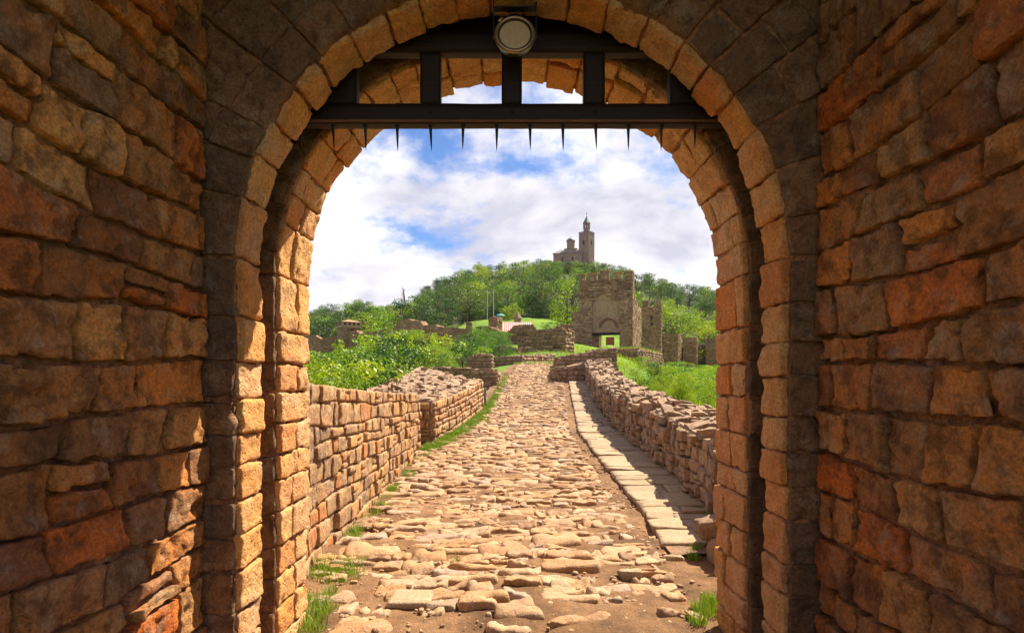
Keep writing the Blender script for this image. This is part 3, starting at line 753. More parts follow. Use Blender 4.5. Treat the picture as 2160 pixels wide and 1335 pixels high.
# --- second left wall with its broad rubble top
w2 = thing('rubble_wall', 'low wall with a broad rubble top left of the road, past the dark recess', 'stone wall', (-1.5, 15, .3))
T2 = interp([(10.2, 1.25), (12, 1.12), (18.3, 1.54)]); B2 = interp([(9.5, 1.38), (12, 1.40), (16, 1.66), (18.3, 1.98)])
XB2 = interp([(9.5, -2.5), (11.9, -3.0), (16, -3.2), (18.3, -3.0)])
core = loft(np.linspace(11.95, 18.25, 14), lambda y: XL(y) - .03, lambda y: T2(y) - .03, XB2, lambda y: B2(y) - .03, lambda y: ZR(y) - .4, M_joint, 'core', w2, (-1.5, 15, .3))
core2 = loft(np.linspace(10.1, 11.95, 4), lambda y: -2.28, lambda y: 1.20, XB2, lambda y: B2(y) - .03, lambda y: ZR(y) - .4, M_joint, 'recess_core', w2, (-1.5, 15, .3))
S = lambda u, v, c: np.stack([XL(u) + c, u, ZR(u) - .06 + (T2(u) - ZR(u) + .06) * v], 1)
qs = course_layout(12.0, 18.3, 0, 1.0, (.12, .24), (.13, .42), rg, wav=.015, jit=.03, split=.16)
emit_stones(qs, S, w2, M_field, rg, 230, pr=(.0, .05), amp=.014, freq=8, cell=.06)
def end_face(parent, xa, xb, y, zb, ztop, rg, m=M_field, h=(.12, .26), l=(.16, .42), limit=40, thick=.2):
    S = lambda u, v, c: np.stack([u, y - c, v], 1)
    qs = [q for q in course_layout(xa, xb, zb, max(ztop(xa), ztop(xb)), h, l, rg, wav=.015, jit=.03, split=.12) if (q[0][1] + q[2][1]) / 2 < ztop((q[0][0] + q[1][0]) / 2)]
    emit_stones(qs, S, parent, m, rg, limit, name='end_stone', thick=thick, pr=(.0, .06), amp=.016, freq=7, cell=.07, far_name='far_end_stones')
end_face(w2, -2.35, -1.73, 11.93, .1, lambda x: 1.12, rg)
S = lambda u, v, c: np.stack([-2.28 + c, u, .0 + v], 1)
emit_stones(course_layout(11.0, 12.0, .1, 1.1, (.14, .25), (.2, .4), rg), S, w2, M_rubble, rg, 30, name='recess_stone')
def top_rubble(parent, y0, y1, xf, zf, xb, zb, rg, h=(.13, .26), l=(.18, .48), limit=0, m=M_rubble, pr=(-.02, .06), flip=True, name='top_stone'):
    S = lambda u, v, c: np.stack([xf(u) + (xb(u) - xf(u)) * v, u, zf(u) + (zb(u) - zf(u)) * v + c], 1)
    ym = (y0 + y1) / 2; wd = abs(xb(ym) - xf(ym))
    qs = course_layout(y0, y1, 0, 1.0, (h[0] / wd, h[1] / wd), l, rg, wav=.03 / wd, jit=.06, split=.2)
    J = Join()
    for q in qs:
        a = np.array(q)
        V, Fc = quad_stone(q, S, .14, rg.uniform(*pr), .012, .022, 7, (3, 3, 1), rg.randrange(99999), gap=.02)
        # stones lie every way up: tilt each a little
        cen = V.mean(0); tx, ty = rg.gauss(0, .16), rg.gauss(0, .16)
        V[:, 2] += (V[:, 0] - cen[0]) * tx + (V[:, 1] - cen[1]) * ty
        J.add(V, Fc[:, ::-1] if flip else Fc, rg.random())
    J.build(name, m, parent, smooth=False, kind='stuff')
top_rubble(w2, 10.1, 18.3, lambda y: np.where(np.asarray(y) < 11.98, -2.2, XL(y) + .0), T2, XB2, B2, rg)
# grey upright slab at the far corner of this wall
P, Fc = rough_block((.17, .62, .09), (4, 8, 3), .012, .004, 8, 5)
obj('standing_slab', np.stack([P[:, 0] - .93, P[:, 2] + 18.75, P[:, 1] + ZR(18.75) + .3], 1), Fc[:, ::-1], M_slab, w2, tint=.1)

# --- right wall: shaded rubble face, sunlit top
rw = thing('rubble_parapet', 'long waist-high rubble wall right of the footpath with a shaded face', 'stone wall', (2.6, 12, .2))
HW = interp([(5.0, .80), (6.7, .86), (9, .9), (18, .88), (25, .86)])
ZT = lambda y: ZR(y) + HW(y)
core = loft(np.linspace(5.15, 24.7, 30), lambda y: XR(y) + .03, lambda y: ZT(y) - .04, lambda y: XR(y) + .95, lambda y: ZT(y) + .0, lambda y: ZR(y) - .4, M_joint, 'core', rw, (2.6, 12, .2))
S = lambda u, v, c: np.stack([XR(u) - c + .03 * np.sin(u * 3.1), u, ZR(u) - .06 + (HW(u) + .06) * v / .9], 1)
qs = course_layout(5.0, 24.6, 0, .9, (.10, .20), (.11, .33), rg, wav=.03, jit=.05, split=.18)
emit_stones(qs, S, rw, M_rubble, rg, 300, thick=.2, pr=(-.01, .085), r=(.008, .026), amp=.024, freq=8, gap=(.012, .03), flip=True, cell=.035, key=lambda q: q[0][0], maxn=7)
top_rubble(rw, 5.1, 24.7, lambda y: XR(y), ZT, lambda y: XR(y) + .95, lambda y: ZT(y) + .04, rg, h=(.12, .24), l=(.14, .40), flip=False, pr=(-.03, .09))
S = lambda u, v, c: np.stack([u, 5.1 - c, v], 1)
emit_stones(course_layout(2.05, 2.9, -.1, .8, (.12, .2), (.14, .3), rg, jit=.04), S, rw, M_rubble, rg, 40, name='end_stone', thick=.2, amp=.022, pr=(-.02, .09), cell=.045)
for (x_, y_, z_, w_, h_) in [(1.86, 4.98, .06, .26, .22), (1.78, 5.12, .25, .22, .17), (1.95, 5.2, .22, .3, .2), (1.84, 4.78, .03, .2, .16), (1.98, 5.0, .38, .2, .14), (2.12, 5.05, .12, .22, .24)]:
    P, Fc = rough_block((w_, w_ * .9, h_), (6, 6, 5), .05, .02, 6, int(x_ * 1000), warp=.03)
    obj('loose_stone', P + [x_, y_, z_ + .03], Fc, M_rubble, rw, tint=rng.random())

# --- blocks of ruin further up the road
def to_fn(v): return v if callable(v) else (lambda *_: v)
def ruin(name, label, cat, A, B, depth, zb, prof, h, l, seed, m=M_rubble, limit=0, thick=.2, amp=.02, top=True, sides=(1, 1), group=None, pr=(-.01, .05), core_m=None, gap=(.01, .03)):
    """a free-standing masonry block: front from A to B (ground plan), top heights prof = [(t, z)], joined or single stones"""
    rg = random.Random(seed); A = np.array(A, dtype=float); B = np.array(B, dtype=float)
    Ln = np.linalg.norm(B - A); e = (B - A) / Ln; nrm = np.array([e[1], -e[0]])           # outward = toward the viewer
    zt = interp([(t * Ln, z) for t, z in prof]); zmax = max(z for _, z in prof)
    root = thing(name, label, cat, (*(A + B) / 2 - nrm * depth / 2, zb), group)
    us = np.linspace(0, Ln, max(2, int(Ln / .5) + 1)); V = []
    for u in us:
        for dd in (0.03, depth - .03):
            p = A + e * min(max(u, .03), Ln - .03) - nrm * dd; V += [(*p, zb - 1.5), (*p, zt(u) - .04)]
    Fc = []
    for k in range(len(us) - 1):
        a, b_ = 4 * k, 4 * k + 4
        Fc += [(a, b_, b_ + 1, a + 1), (a + 1, b_ + 1, b_ + 3, a + 3), (a + 3, b_ + 3, b_ + 2, a + 2)]
    k = 4 * (len(us) - 1); Fc += [(0, 1, 3, 2), (k, k + 2, k + 3, k + 1)]
    obj('core', np.array(V), Fc, core_m or m, root, smooth=False, tint=.4)
    def face(P0, d, n_, w, ztf, nm):
        S = lambda u, v, c: np.stack([P0[0] + d[0] * u + n_[0] * c, P0[1] + d[1] * u + n_[1] * c, v], 1)
        qs = []
        for q in course_layout(0, w, zb - .3, zmax, h, l, rg, wav=h[0] * .12, jit=h[0] * .2, split=.08):
            um, vm = (q[0][0] + q[1][0]) / 2, (q[0][1] + q[2][1]) / 2
            if vm < ztf(um) + rg.uniform(-.3, .3) * h[0]: qs.append(q)
        emit_stones(qs, S, root, m, rg, limit, thick=thick, pr=pr, r=(h[0] * .08, h[0] * .2), amp=amp, freq=1.2 / h[0], gap=gap, cell=h[0] * .5, maxn=4, far_name=nm)
    face(A, e, nrm, Ln, zt, 'front_stones')
    if sides[1]: face(B, -nrm, e, depth, lambda u: zt(Ln), 'side_stones')
    if sides[0]: face(A - nrm * depth, nrm, -e, depth, lambda u: zt(0), 'side_stones')
    if top:
        S = lambda u, v, c: np.stack([A[0] + e[0] * u - nrm[0] * v, A[1] + e[1] * u - nrm[1] * v, zt(u) + c], 1)
        J = Join()
        for q in course_layout(0, Ln, 0, depth, (h[0] * 1.2, h[1] * 1.6), l, rg, wav=.03, jit=.05, split=.1):
            V, Fc = quad_stone(q, S, thick, rg.uniform(*pr) + rg.uniform(-.3, .3) * h[0] * .5, h[0] * .2, amp, 1.2 / h[0], (2, 2, 1), rg.randrange(99999), gap=gap[1])
            cen = V.mean(0); V[:, 2] += (V[:, 0] - cen[0]) * rg.gauss(0, .1) + (V[:, 1] - cen[1]) * rg.gauss(0, .1)
            J.add(V, Fc, rg.random())
        J.build('top_stones', m, root, smooth=False, kind='stuff')
    return root
def pxx(x, d): return (x - 1080) * d / F
def pz(y, d): return EYE + (800 - y) * d / F
SM = ((.12, .22), (.18, .5))
ruin('ruined_wall', 'stepped rubble block closing the end of the footpath on the right', 'ruin', (1.85, 24.7), (4.3, 24.7), 3.0, 1.5, [(0, 2.06), (.35, 2.22), (1, 2.5)], *SM, 101, limit=60)
ruin('ruined_wall', 'upper rubble step behind the block at the end of the footpath', 'ruin', (2.25, 28), (5.2, 28), 3.4, 2.0, [(0, 2.65), (.3, 2.85), (1, 3.15)], *SM, 102)
ruin('ruined_wall', 'rubble block left of the road with a sunlit end, beyond the grey upright slab', 'ruin', (-3.6, 23.7), (-.58, 23.7), 3.6, 1.0, [(0, 2.1), (.5, 2.05), (1, 1.96)], *SM, 103, limit=70)
ruin('ruined_wall', 'low pale rubble stub left of the road at its farthest bend', 'ruin', (pxx(985, 30), 30), (-1.05, 30), 2.4, 1.9, [(0, 2.75), (.5, 2.95), (1, 2.85)], *SM, 104)
ruin('ruined_wall', 'low dark wall crossing the head of the road on the left', 'ruin', (-1.3, 36), (.68, 36), .8, 2.4, [(0, 3.0), (1, 3.1)], *SM, 105)
ruin('ruined_wall', 'low sunlit wall curving behind the head of the road', 'ruin', (.7, 36.6), (3.1, 40), .8, 2.6, [(0, 3.1), (1, 3.35)], *SM, 106)
ruin('ruined_wall', 'left of two dark terrace walls above the head of the road', 'ruin', (pxx(1047, 46), 46), (pxx(1097, 46), 46), 1.2, 3.6, [(0, pz(730, 46)), (.6, pz(730, 46)), (1, pz(738, 46))], (.14, .24), (.2, .5), 107)
ruin('ruined_wall', 'right of two dark terrace walls above the head of the road', 'ruin', (pxx(1099, 47), 47), (pxx(1139, 47), 47), 1.2, 3.6, [(0, pz(733, 47)), (.5, pz(732, 47)), (1, pz(742, 47))], (.14, .24), (.2, .5), 108)
ruin('ruined_wall', 'broken sunlit wall of pale courses before the gate tower', 'ruin', (pxx(1092, 60), 61), (pxx(1192, 58), 58), 2.2, 4.4, [(0, pz(728, 60)), (.25, pz(718, 60)), (.42, pz(697, 60)), (.7, pz(695, 60)), (1, pz(698, 60))], (.26, .42), (.4, 1.0), 109, m=M_far)
ruin('ruined_wall', 'long ragged wall joining the gate tower on its left', 'ruin', (pxx(1131, 76), 77), (pxx(1209, 78), 78), 1.5, 5.8, [(0, pz(700, 76)), (.5, pz(690, 76)), (.7, pz(683, 76)), (1, pz(680, 76))], (.22, .38), (.3, .8), 110, m=M_far)
ruin('ruined_wall', 'rounded dark ruin in front of the striped red roof', 'ruin', (pxx(1070, 70), 70), (pxx(1132, 70), 70), 2, 5.6, [(0, pz(701, 70)), (.2, pz(688, 70)), (.5, pz(684, 70)), (.9, pz(686, 70)), (1, pz(697, 70))], (.24, .36), (.3, .8), 111, m=M_far)
ruin('ruined_pillar', 'stub of ruined pillar left of the striped red roof', 'ruin', (pxx(1030, 80), 80), (pxx(1047, 79), 79), 1.3, 7.2, [(0, pz(672, 80)), (.5, pz(668, 80)), (1, pz(671, 80))], (.22, .36), (.3, .7), 112, m=M_far)
ruin('ruined_wall', 'low sloping ruin at the foot of the ruined pillar', 'ruin', (pxx(1004, 78), 78), (pxx(1066, 76), 76), 1.3, 6.4, [(0, pz(690, 78)), (.35, pz(688, 78)), (.6, pz(694, 78)), (1, pz(705, 78))], (.22, .36), (.3, .7), 113, m=M_far)
ruin('ruined_pillar', 'small square pillar stub among the bushes by the end of the fort wall', 'ruin', (pxx(983, 76), 76), (pxx(995, 76), 76), .8, 6.0, [(0, pz(680, 76)), (1, pz(680, 76))], (.22, .36), (.3, .7), 114, m=M_far)
ruin('terrace_wall', 'dark retaining wall with grass on top below the gate tower', 'retaining wall', (pxx(1237, 50), 51), (pxx(1348, 49), 49), 12, -.5, [(0, pz(738, 50)), (.5, pz(735, 50)), (1, pz(735, 49))], (.2, .32), (.3, .8), 115, m=M_far, top=False)
ruin('buttress', 'pale sunlit buttress at the right end of the retaining wall', 'buttress', (pxx(1344, 48.4), 48.6), (pxx(1364, 48), 49.2), 1.4, -.5, [(0, pz(737, 48)), (1, pz(738, 48))], (.2, .32), (.3, .8), 116, m=M_far)

# ------------------------------------------------------------------ towers
class Frame:
    def __init__(s, corner, phi): s.o = np.array(corner, dtype=float); s.e = np.array([cos(phi), -sin(phi)]); s.b = np.array([sin(phi), cos(phi)])
    def w(s, u, v, z):             # u to the right along the front, v to the back
        u, v = np.broadcast_arrays(np.asarray(u, dtype=float), np.asarray(v, dtype=float))
        return np.stack([s.o[0] + s.e[0] * u + s.b[0] * v, s.o[1] + s.e[1] * u + s.b[1] * v, np.broadcast_to(np.asarray(z, dtype=float), u.shape)], -1)
    def box(s, u0, u1, v0, v1, z0, z1):
        V, Fc = box((u0, v0, z0), (u1, v1, z1)); return s.w(V[:, 0], V[:, 1], V[:, 2]), Fc
def dress(J, fr, face, u0, u1, z0, z1, at, rg, h, l, skip=None, amp=.03, thick=.25, pr=(-.05, .10), n=(2, 2, 1), gap=.03, ztop=None):
    """lay joined facing stones on one face of a framed block"""
    if face == 'front': S = lambda u, v, c: fr.w(u, at - c, v)
    elif face == 'right': S = lambda u, v, c: fr.w(at + c, u, v)
    elif face == 'left': S = lambda u, v, c: fr.w(at - c, u, v)
    for q in course_layout(u0, u1, z0, z1, h, l, rg, wav=h[0] * .10, jit=h[0] * .15, split=.05):
        um, vm = (q[0][0] + q[1][0]) / 2, (q[0][1] + q[2][1]) / 2
        if skip and skip(um, vm): continue
        if ztop and vm > ztop(um): continue
        V, Fc = quad_stone(q, S, thick, rg.uniform(*pr), h[0] * .16, amp, 1.1 / h[0], n, rg.randrange(99999), gap=gap * rg.uniform(.6, 1.4))
        J.add(V, Fc[:, ::-1] if face == 'left' else Fc, rg.random())
rg = random.Random(41)
gt = thing('gate_tower', 'crenellated stone gate tower with blocked arch and low doorway', 'tower', (15, 93, 6.5))
PHI = RAD(20); W_ = 8.7
fr = Frame((19.1 - W_ * cos(PHI), 90 + W_ * sin(PHI)), PHI)
def zt_(y): return EYE + (800 - y) * 91 / F
Z0, ZL, ZN, ZP, ZM = 5.6, zt_(701), zt_(632), zt_(588), zt_(572)
J = Join()
for a in [(0, 2.2, 0, 1.2, Z0, ZN), (6.6, W_, 0, 1.2, Z0, ZN), (0, W_, .30, 1.0, ZN, ZP), (2.2, 3.3, .55, 1.2, Z0, ZL),
          (W_ - .9, W_, 1.2, 1.6, Z0, ZP), (W_ - .9, W_, 1.6, 10, Z0, 14.0), (0, .9, 1.2, 7, Z0, 14.4), (0, 2.4, 6.2, 7, Z0, 13.4), (6.7, W_, 6.2, 7, Z0, 13.4), (2.4, 6.7, 6.2, 7, 9.6, 13.4), (-1.35, 0, .3, 3, Z0, 12.7)]:
    J.add(*fr.box(*a), .4)
J.build('walls', M_far, gt)
hh, ll = (.20, .40), (.3, .95)
J = Join()
dress(J, fr, 'front', 0, 2.2, Z0, ZN, 0, rg, hh, ll); dress(J, fr, 'front', 6.6, W_, Z0, ZN, 0, rg, hh, ll)
dress(J, fr, 'front', 0, W_, ZN, ZP, 0, rg, hh, ll, skip=lambda u, v: v < ZN + 1.1 - abs(u - 3.9) * .6 + .25 * sin(u * 5) and 2.3 < u < 6.5)
dress(J, fr, 'front', 2.2, 3.3, Z0, ZL, .55, rg, (.35, .55), (.5, .9))
dress(J, fr, 'front', -1.35, 0, Z0, 12.9, .3, rg, hh, ll, ztop=lambda u: 12.2 + (u + 1.35) * .5)
J.build('front_stones', M_far, gt, kind='stuff')
J = Join()
dress(J, fr, 'right', 0, 10, Z0 - 2, ZP, W_, rg, hh, ll, ztop=lambda u: ZP if u < 1.5 else 15.2 - (u - 1.5) * .22 + .3 * sin(u * 2.1))
J.build('side_stones', M_far, gt, kind='stuff')
# recessed infill with its red brick blind arch
J = Join(); J.add(*fr.box(2.2, 6.6, .38, 1.0, ZL + .02, ZN + .3), .3); J.build('infill_panel', M_plaster, gt)
J = Join()
dress(J, fr, 'front', 2.25, 6.55, ZL + .1, ZN + .25, .38, rg, (.22, .32), (.3, .6), pr=(-.05, .012), amp=.02)
J.build('infill_stones', M_plaster, gt, kind='stuff')
cu, cz, ra, rb = 4.75, zt_(690), 1.20, 1.52
for k in range(22):
    a0, a1 = pi * k / 22 + .012, pi * (k + 1) / 22 - .012
    V = []
    for a in (a0, a1):
        for r in (ra, rb):
            for v in (.18, .45): V.append(fr.w(cu + r * cos(a), v, cz + r * sin(a)))
    obj('arch_brick', np.array(V), [(0, 2, 6, 4), (1, 5, 7, 3), (0, 4, 5, 1), (2, 3, 7, 6), (0, 1, 3, 2), (4, 6, 7, 5)], M_brick, gt, tint=rg.random(), smooth=False)
J = Join(); J.add(*fr.box(2.1, 6.75, -.06, .9, ZL - .38, ZL)); J.build('lintel', M_wood, gt)
for (a, b_) in [(0, 1.0), (1.6, 2.95), (3.5, 5.0), (5.6, 6.95), (7.5, W_)]:
    ZM = zt_(572) + rg.uniform(-.32, .12); J = Join(); J.add(*fr.box(a, b_, .03, .62, ZP, ZM), .4); dress(J, fr, 'front', a, b_, ZP + .01, ZM, 0, rg, hh, ll)
    mer = J.build('merlon', M_far, gt)
    J = Join(); J.add(*fr.box(a - .08, b_ + .08, -.08, .7, ZM + .003, ZM + .13)); J.build('coping', plain('ochre_coping', (.34, .17, .05), .8, 0, .3, 2), mer)
J = Join(); J.add(*fr.box(W_ - .62, W_ - .02, .8, 1.6, ZP, ZM)); dress(J, fr, 'right', .6, 1.6, ZP, ZM, W_, rg, hh, ll); J.build('merlon', M_far, gt)
# board seen through the doorway
bd = px(1287, 719, 101)
J = Join(); J.add(*box((bd[0] - .75, 101, bd[2] - .75), (bd[0] + .75, 101.06, bd[2] + .7)))
b_ = J.build('notice_board', M_panel, None); prop(b_, 'plain red brown board standing beyond the doorway of the gate tower', 'board')
J = Join()
for s in (-.55, .55): J.add(*box((bd[0] + s - .04, 101.063, Tz(bd[0] + s, 101) - .2), (bd[0] + s + .04, 101.12, bd[2] + .6)))
for k in range(2): pass
J.build('board_posts', M_wood, b_)

def small_tower(name, label, d, xl, xr, ytop, zb, phi, depth, merl=2, m=M_far, cat='tower', group=None, xside=None, h=(.22, .36)):
    rg = random.Random(int(xl)); d2 = d
    p = np.array([pxx(xl, d), d]); wd = (pxx(xr, d) - pxx(xl, d)) / (cos(phi) - .0)
    root = thing(name, label, cat, (*p, zb), group); f = Frame(p, phi); zt = pz(ytop, d)
    J = Join(); J.add(*f.box(.02, wd - .02, .02, depth, zb - 2, zt - 1.0), .4); J.build('walls', m, root)
    J = Join(); dress(J, f, 'front', 0, wd, zb - 1, zt - 1.0, 0, rg, h, (.3, .8)); J.build('front_stones', m, root, kind='stuff')
    J = Join(); dress(J, f, 'right', 0, depth, zb - 1, zt - 1.0, wd, rg, h, (.3, .8)); J.build('side_stones', m, root, kind='stuff')
    g = wd / (merl * 2 - 1) * .8
    step = (wd - (merl - 1) * g) / merl if merl > 1 else wd
    for k in range(merl):
        u0 = k * (step + g)
        J = Join(); J.add(*f.box(u0, u0 + step, .02, .6, zt - 1.0, zt), .3); dress(J, f, 'front', u0, u0 + step, zt - 1, zt, 0, rg, h, (.3, .8)); J.build('merlon', m, root)
    J = Join(); J.add(*f.box(wd - .55, wd, .62, depth, zt - 1.0, zt - .1), .3); dress(J, f, 'right', 0, depth, zt - 1, zt - .1, wd, rg, h, (.3, .8)); J.build('merlon', m, root)
    return root, f, wd, zt
st, f_, wd_, zt2 = small_tower('watch_tower', 'slim crenellated tower with arrow slits, just right of the gate tower', 84, 1354, 1391, 634, 2.0, RAD(18), 3.0)
for k, zz_ in enumerate((pz(672, 84), pz(684, 84))):
    J = Join(); J.add(*f_.box(1.25, 1.6, -.08, .1, zz_ - .35, zz_ + .25)); J.build('arrow_slit', M_dark, st)
GRT = 'roofless wall towers in the valley at right'
small_tower('wall_tower', 'largest of the roofless wall towers at right, dark front and pale side', 110, 1400, 1426, 704, 2.5, RAD(26), 4.2, merl=1, group=GRT)
small_tower('wall_tower', 'middle one of the roofless wall towers at right, with a narrow pale side', 114, 1440, 1466, 712, 2.5, RAD(22), 2.6, merl=1, group=GRT)
small_tower('wall_tower', 'pale roofless wall tower half hidden by the right arch jamb', 118, 1488, 1520, 714, 2.5, RAD(24), 4, merl=1, group=GRT)
ruin('curtain_wall', 'lower curtain wall linking the roofless towers in the valley', 'stone wall', (pxx(1428, 114), 115), (pxx(1500, 120), 121), 1.2, 2.5, [(0, pz(735, 114)), (.5, pz(728, 117)), (1, pz(722, 120))], (.25, .4), (.4, .9), 120, m=M_far)

# ------------------------------------------------------------------ fortress wall and its square tower, far left
fw = thing('fortress_wall', 'long crumbling fortress wall across the trees at far left', 'fortress wall', (-20, 100, 4))
FP = [(560, 118, 707), (645, 114, 709), (662, 113, 706), (676, 112.5, 715), (709, 113.5, 708), None, (728, 111.2, 701), (750, 110, 697), (759, 108, 704), (775, 105, 703), (800, 102, 698), (830, 98, 692), (838, 97.5, 681), (846, 97, 674), (862, 95, 673), (870, 94, 676), (884, 92, 677), (892, 91, 686), (912, 89, 685), (930, 87, 690), (950, 85, 691), (980, 82, 693)]
Jc, Js = Join(), Join(); rg = random.Random(77)
for pa_, pb_ in zip(FP[:-1], FP[1:]):
    if pa_ is None or pb_ is None: continue
    (x0, d0, y0), (x1, d1, y1) = pa_, pb_
    A, B = np.array([pxx(x0, d0), d0]), np.array([pxx(x1, d1), d1]); Ln = np.linalg.norm(B - A); e = (B - A) / Ln; n_ = np.array([e[1], -e[0]])
    za, zb_ = pz(y0, d0), pz(y1, d1)
    V = [(*A, 1), (*B, 1), (*(B - n_ * 1.2), 1), (*(A - n_ * 1.2), 1), (*A, za), (*B, zb_), (*(B - n_ * 1.2), zb_), (*(A - n_ * 1.2), za)]
    Jc.add(V, box((0, 0, 0), (1, 1, 1))[1], .4)
    S = lambda u, v, c: np.stack([A[0] + e[0] * u + n_[0] * c, A[1] + e[1] * u + n_[1] * c, v], 1)
    for q in course_layout(0, Ln, 3.0, max(za, zb_), (.28, .45), (.4, 1.1), rg, wav=.02, jit=.04, split=.05):
        um, vm = (q[0][0] + q[1][0]) / 2, (q[0][1] + q[2][1]) / 2
        if vm < za + (zb_ - za) * um / Ln:
            V, Fc = quad_stone(q, S, .25, rg.uniform(-.02, .07), .05, .03, 3, (2, 2, 1), rg.randrange(99999), gap=.03); Js.add(V, Fc, rg.random())
Jc.build('core', M_far, fw); Js.build('front_stones', M_far, fw, kind='stuff')
sq = thing('square_tower', 'square watchtower with hipped brown roof and window gallery at far left', 'tower', (*px(731, 735, 109)[:2], 4))
f = Frame((pxx(711, 112), 112), RAD(62)); wl = 2.9; wr = 3.2
f = Frame((pxx(711, 113.2), 113.2), RAD(56))      # narrow face toward the left, broad face toward the right
u1 = 3.6; v1 = 3.4
zt3 = pz(690, 110)
J = Join(); J.add(*f.box(0.03, u1 - .03, .03, v1, 2.5, zt3 + .02), .4); J.build('walls', M_far, sq)
rg = random.Random(5); J = Join(); dress(J, f, 'front', 0, u1, 3, zt3, 0, rg, (.25, .4), (.4, .8)); dress(J, f, 'right', 0, v1, 3, zt3, u1, rg, (.25, .4), (.4, .8)); J.build('front_stones', M_far, sq, kind='stuff')
zg = pz(678, 110)
J = Join(); J.add(*f.box(-.25, u1 + .25, -.25, v1 + .2, zt3 + .02, zg), .9); ga = J.build('gallery', M_plaster, sq)
for k in range(4):
    J = Join(); u = .2 + k * .95
    J.add(*f.box(u, u + .42, -.30, -.2, zt3 + .45, zg - .12)); J.build('window', M_dark, ga)
    J = Join(); J.add(*f.box(u1 + .2, u1 + .30, u * .92, u * .92 + .42, zt3 + .45, zg - .12)); J.build('window', M_dark, ga)
V = np.vstack([f.w([-.45, u1 + .45, u1 + .45, -.45], [-.45, -.45, v1 + .4, v1 + .4], zg + .003), f.w([u1 / 2 - .4, u1 / 2 + .4], [v1 / 2, v1 / 2], pz(671.5, 110))])
obj('roof', V, [(0, 1, 5, 4), (1, 2, 5), (2, 3, 4, 5), (3, 0, 4), (3, 2, 1, 0)], M_tile, sq, smooth=False)
J = Join(); J.add(*f.box(u1 - .1, u1 + .05, .9, 2.3, pz(697, 109), pz(691.5, 109))); J.build('opening', M_dark, sq)

# ------------------------------------------------------------------ church on the hill
ch = thing('church', 'hilltop church with square bell tower, green spire and domed nave', 'church', (35, 300, 56))
D = 300.0; q = F / D
fc = Frame((pxx(1221, 303.5), 303.5), RAD(33 + 6.5)); s_ = 6.0
def zc(y): return EYE + (800 - y) * D / F
rg = random.Random(9)
J = Join(); J.add(*fc.box(0, s_, 0, s_, 50, zc(489)), .4); J.build('bell_tower', M_church, ch)
J = Join(); dress(J, fc, 'front', 0, s_, 56, zc(489), 0, rg, (.5, .8), (.8, 1.8), gap=.06, pr=(-.05, .1)); dress(J, fc, 'right', 0, s_, 56, zc(489), s_, rg, (.5, .8), (.8, 1.8), gap=.06, pr=(-.05, .1)); J.build('tower_stones', M_church, ch, kind='stuff')
def merl(u0, u1, v0, v1):
    J = Join(); J.add(*fc.box(u0, u1, v0, v1, zc(489), zc(486.5))); J.build('merlon', M_church, ch)
for k in range(4):
    a = k * 1.62; merl(a, a + 1.05, -.15, .4); merl(s_ - .4, s_ + .15, a + .45, a + 1.5 if a + 1.5 < s_ else s_); merl(-.15, .4, a + .45, min(a + 1.5, s_)); merl(a, a + 1.05, s_ - .4, s_ + .15)
for (u, v, a) in [(2.6, -.12, 0), (s_ - .1, 2.6, 1)]:
    J = Join(); J.add(*(fc.box(u, u + .9, -.14, .2, zc(515), zc(506)) if a == 0 else fc.box(s_ - .2, s_ + .14, v, v + .9, zc(515), zc(506)))); J.build('window', M_dark, ch)
bc = fc.w(s_ / 2, s_ / 2, 0)
V, Fc = lathe([(1.75, zc(489)), (1.75, zc(478)), (1.95, zc(477.8)), (1.95, zc(477)), (.001, zc(477))], 8); obj('belfry_drum', V + [bc[0], bc[1], 0], Fc, M_church, ch, smooth=False)
for k in range(8):
    a = 2 * pi * k / 8; V, Fc = lathe([(.30, zc(477)), (.30, zc(468.8))], 6); obj('belfry_pillar', V + [bc[0] + 1.6 * cos(a), bc[1] + 1.6 * sin(a), 0], Fc, M_church, ch)
V, Fc = lathe([(.001, zc(469.5)), (1.9, zc(469.5)), (1.95, zc(467.5)), (2.0, zc(467))], 8); obj('belfry_ring', V + [bc[0], bc[1], 0], Fc, M_church, ch, smooth=False)
V, Fc = lathe([(2.15, zc(467.2)), (1.35, zc(461.5)), (.62, zc(456)), (.12, zc(451.5)), (.05, zc(448.5))], 8); sp = obj('spire', V + [bc[0], bc[1], 0], Fc, M_copper, ch, smooth=False)
def cross(parent, x, y, z, h):
    J = Join(); J.add(*box((x - .09, y - .09, z), (x + .09, y + .09, z + h))); J.add(*box((x - h * .3, y - .085, z + h * .55), (x + h * .3, y + .085, z + h * .68))); J.build('cross', M_iron, parent)
cross(sp, bc[0], bc[1], zc(448.6), 1.1)
# nave: long body left of the tower, shallow roofs, drum and dome
fn = Frame((pxx(1167, 305), 305), RAD(14)); nl = 15.5
J = Join(); J.add(*fn.box(0, nl, 0, 9, 50, zc(531)), .3); nv = J.build('nave', M_church, ch)
J = Join(); dress(J, fn, 'front', 0, nl, 56, zc(531), 0, rg, (.5, .8), (.8, 1.8), gap=.05, pr=(-.05, .08)); J.build('nave_stones', M_church, ch, kind='stuff')
for k in range(2):
    J = Join(); u = 4.6 + k * 5.4; J.add(*fn.box(u, u + .8, -.1, .1, zc(548), zc(540))); J.build('window', M_dark, ch)
V = np.vstack([fn.w([-.5, nl + .4, nl + .4, -.5], [-.5, -.5, 9.4, 9.4], zc(530.8)), fn.w([3.2, nl - 1], [4.5, 4.5], zc(519))])
obj('nave_roof', V, [(0, 1, 5, 4), (1, 2, 5), (2, 3, 4, 5), (3, 0, 4), (3, 2, 1, 0)], M_slate, ch, smooth=False)
V, Fc = box((0, 0, 0), (1, 1, 1)); V = fn.w(V[:, 0] * 6.4 + 5.8, V[:, 1] * 6 + 1.5, np.where(V[:, 2] > .5, zc(520.5), zc(528)))
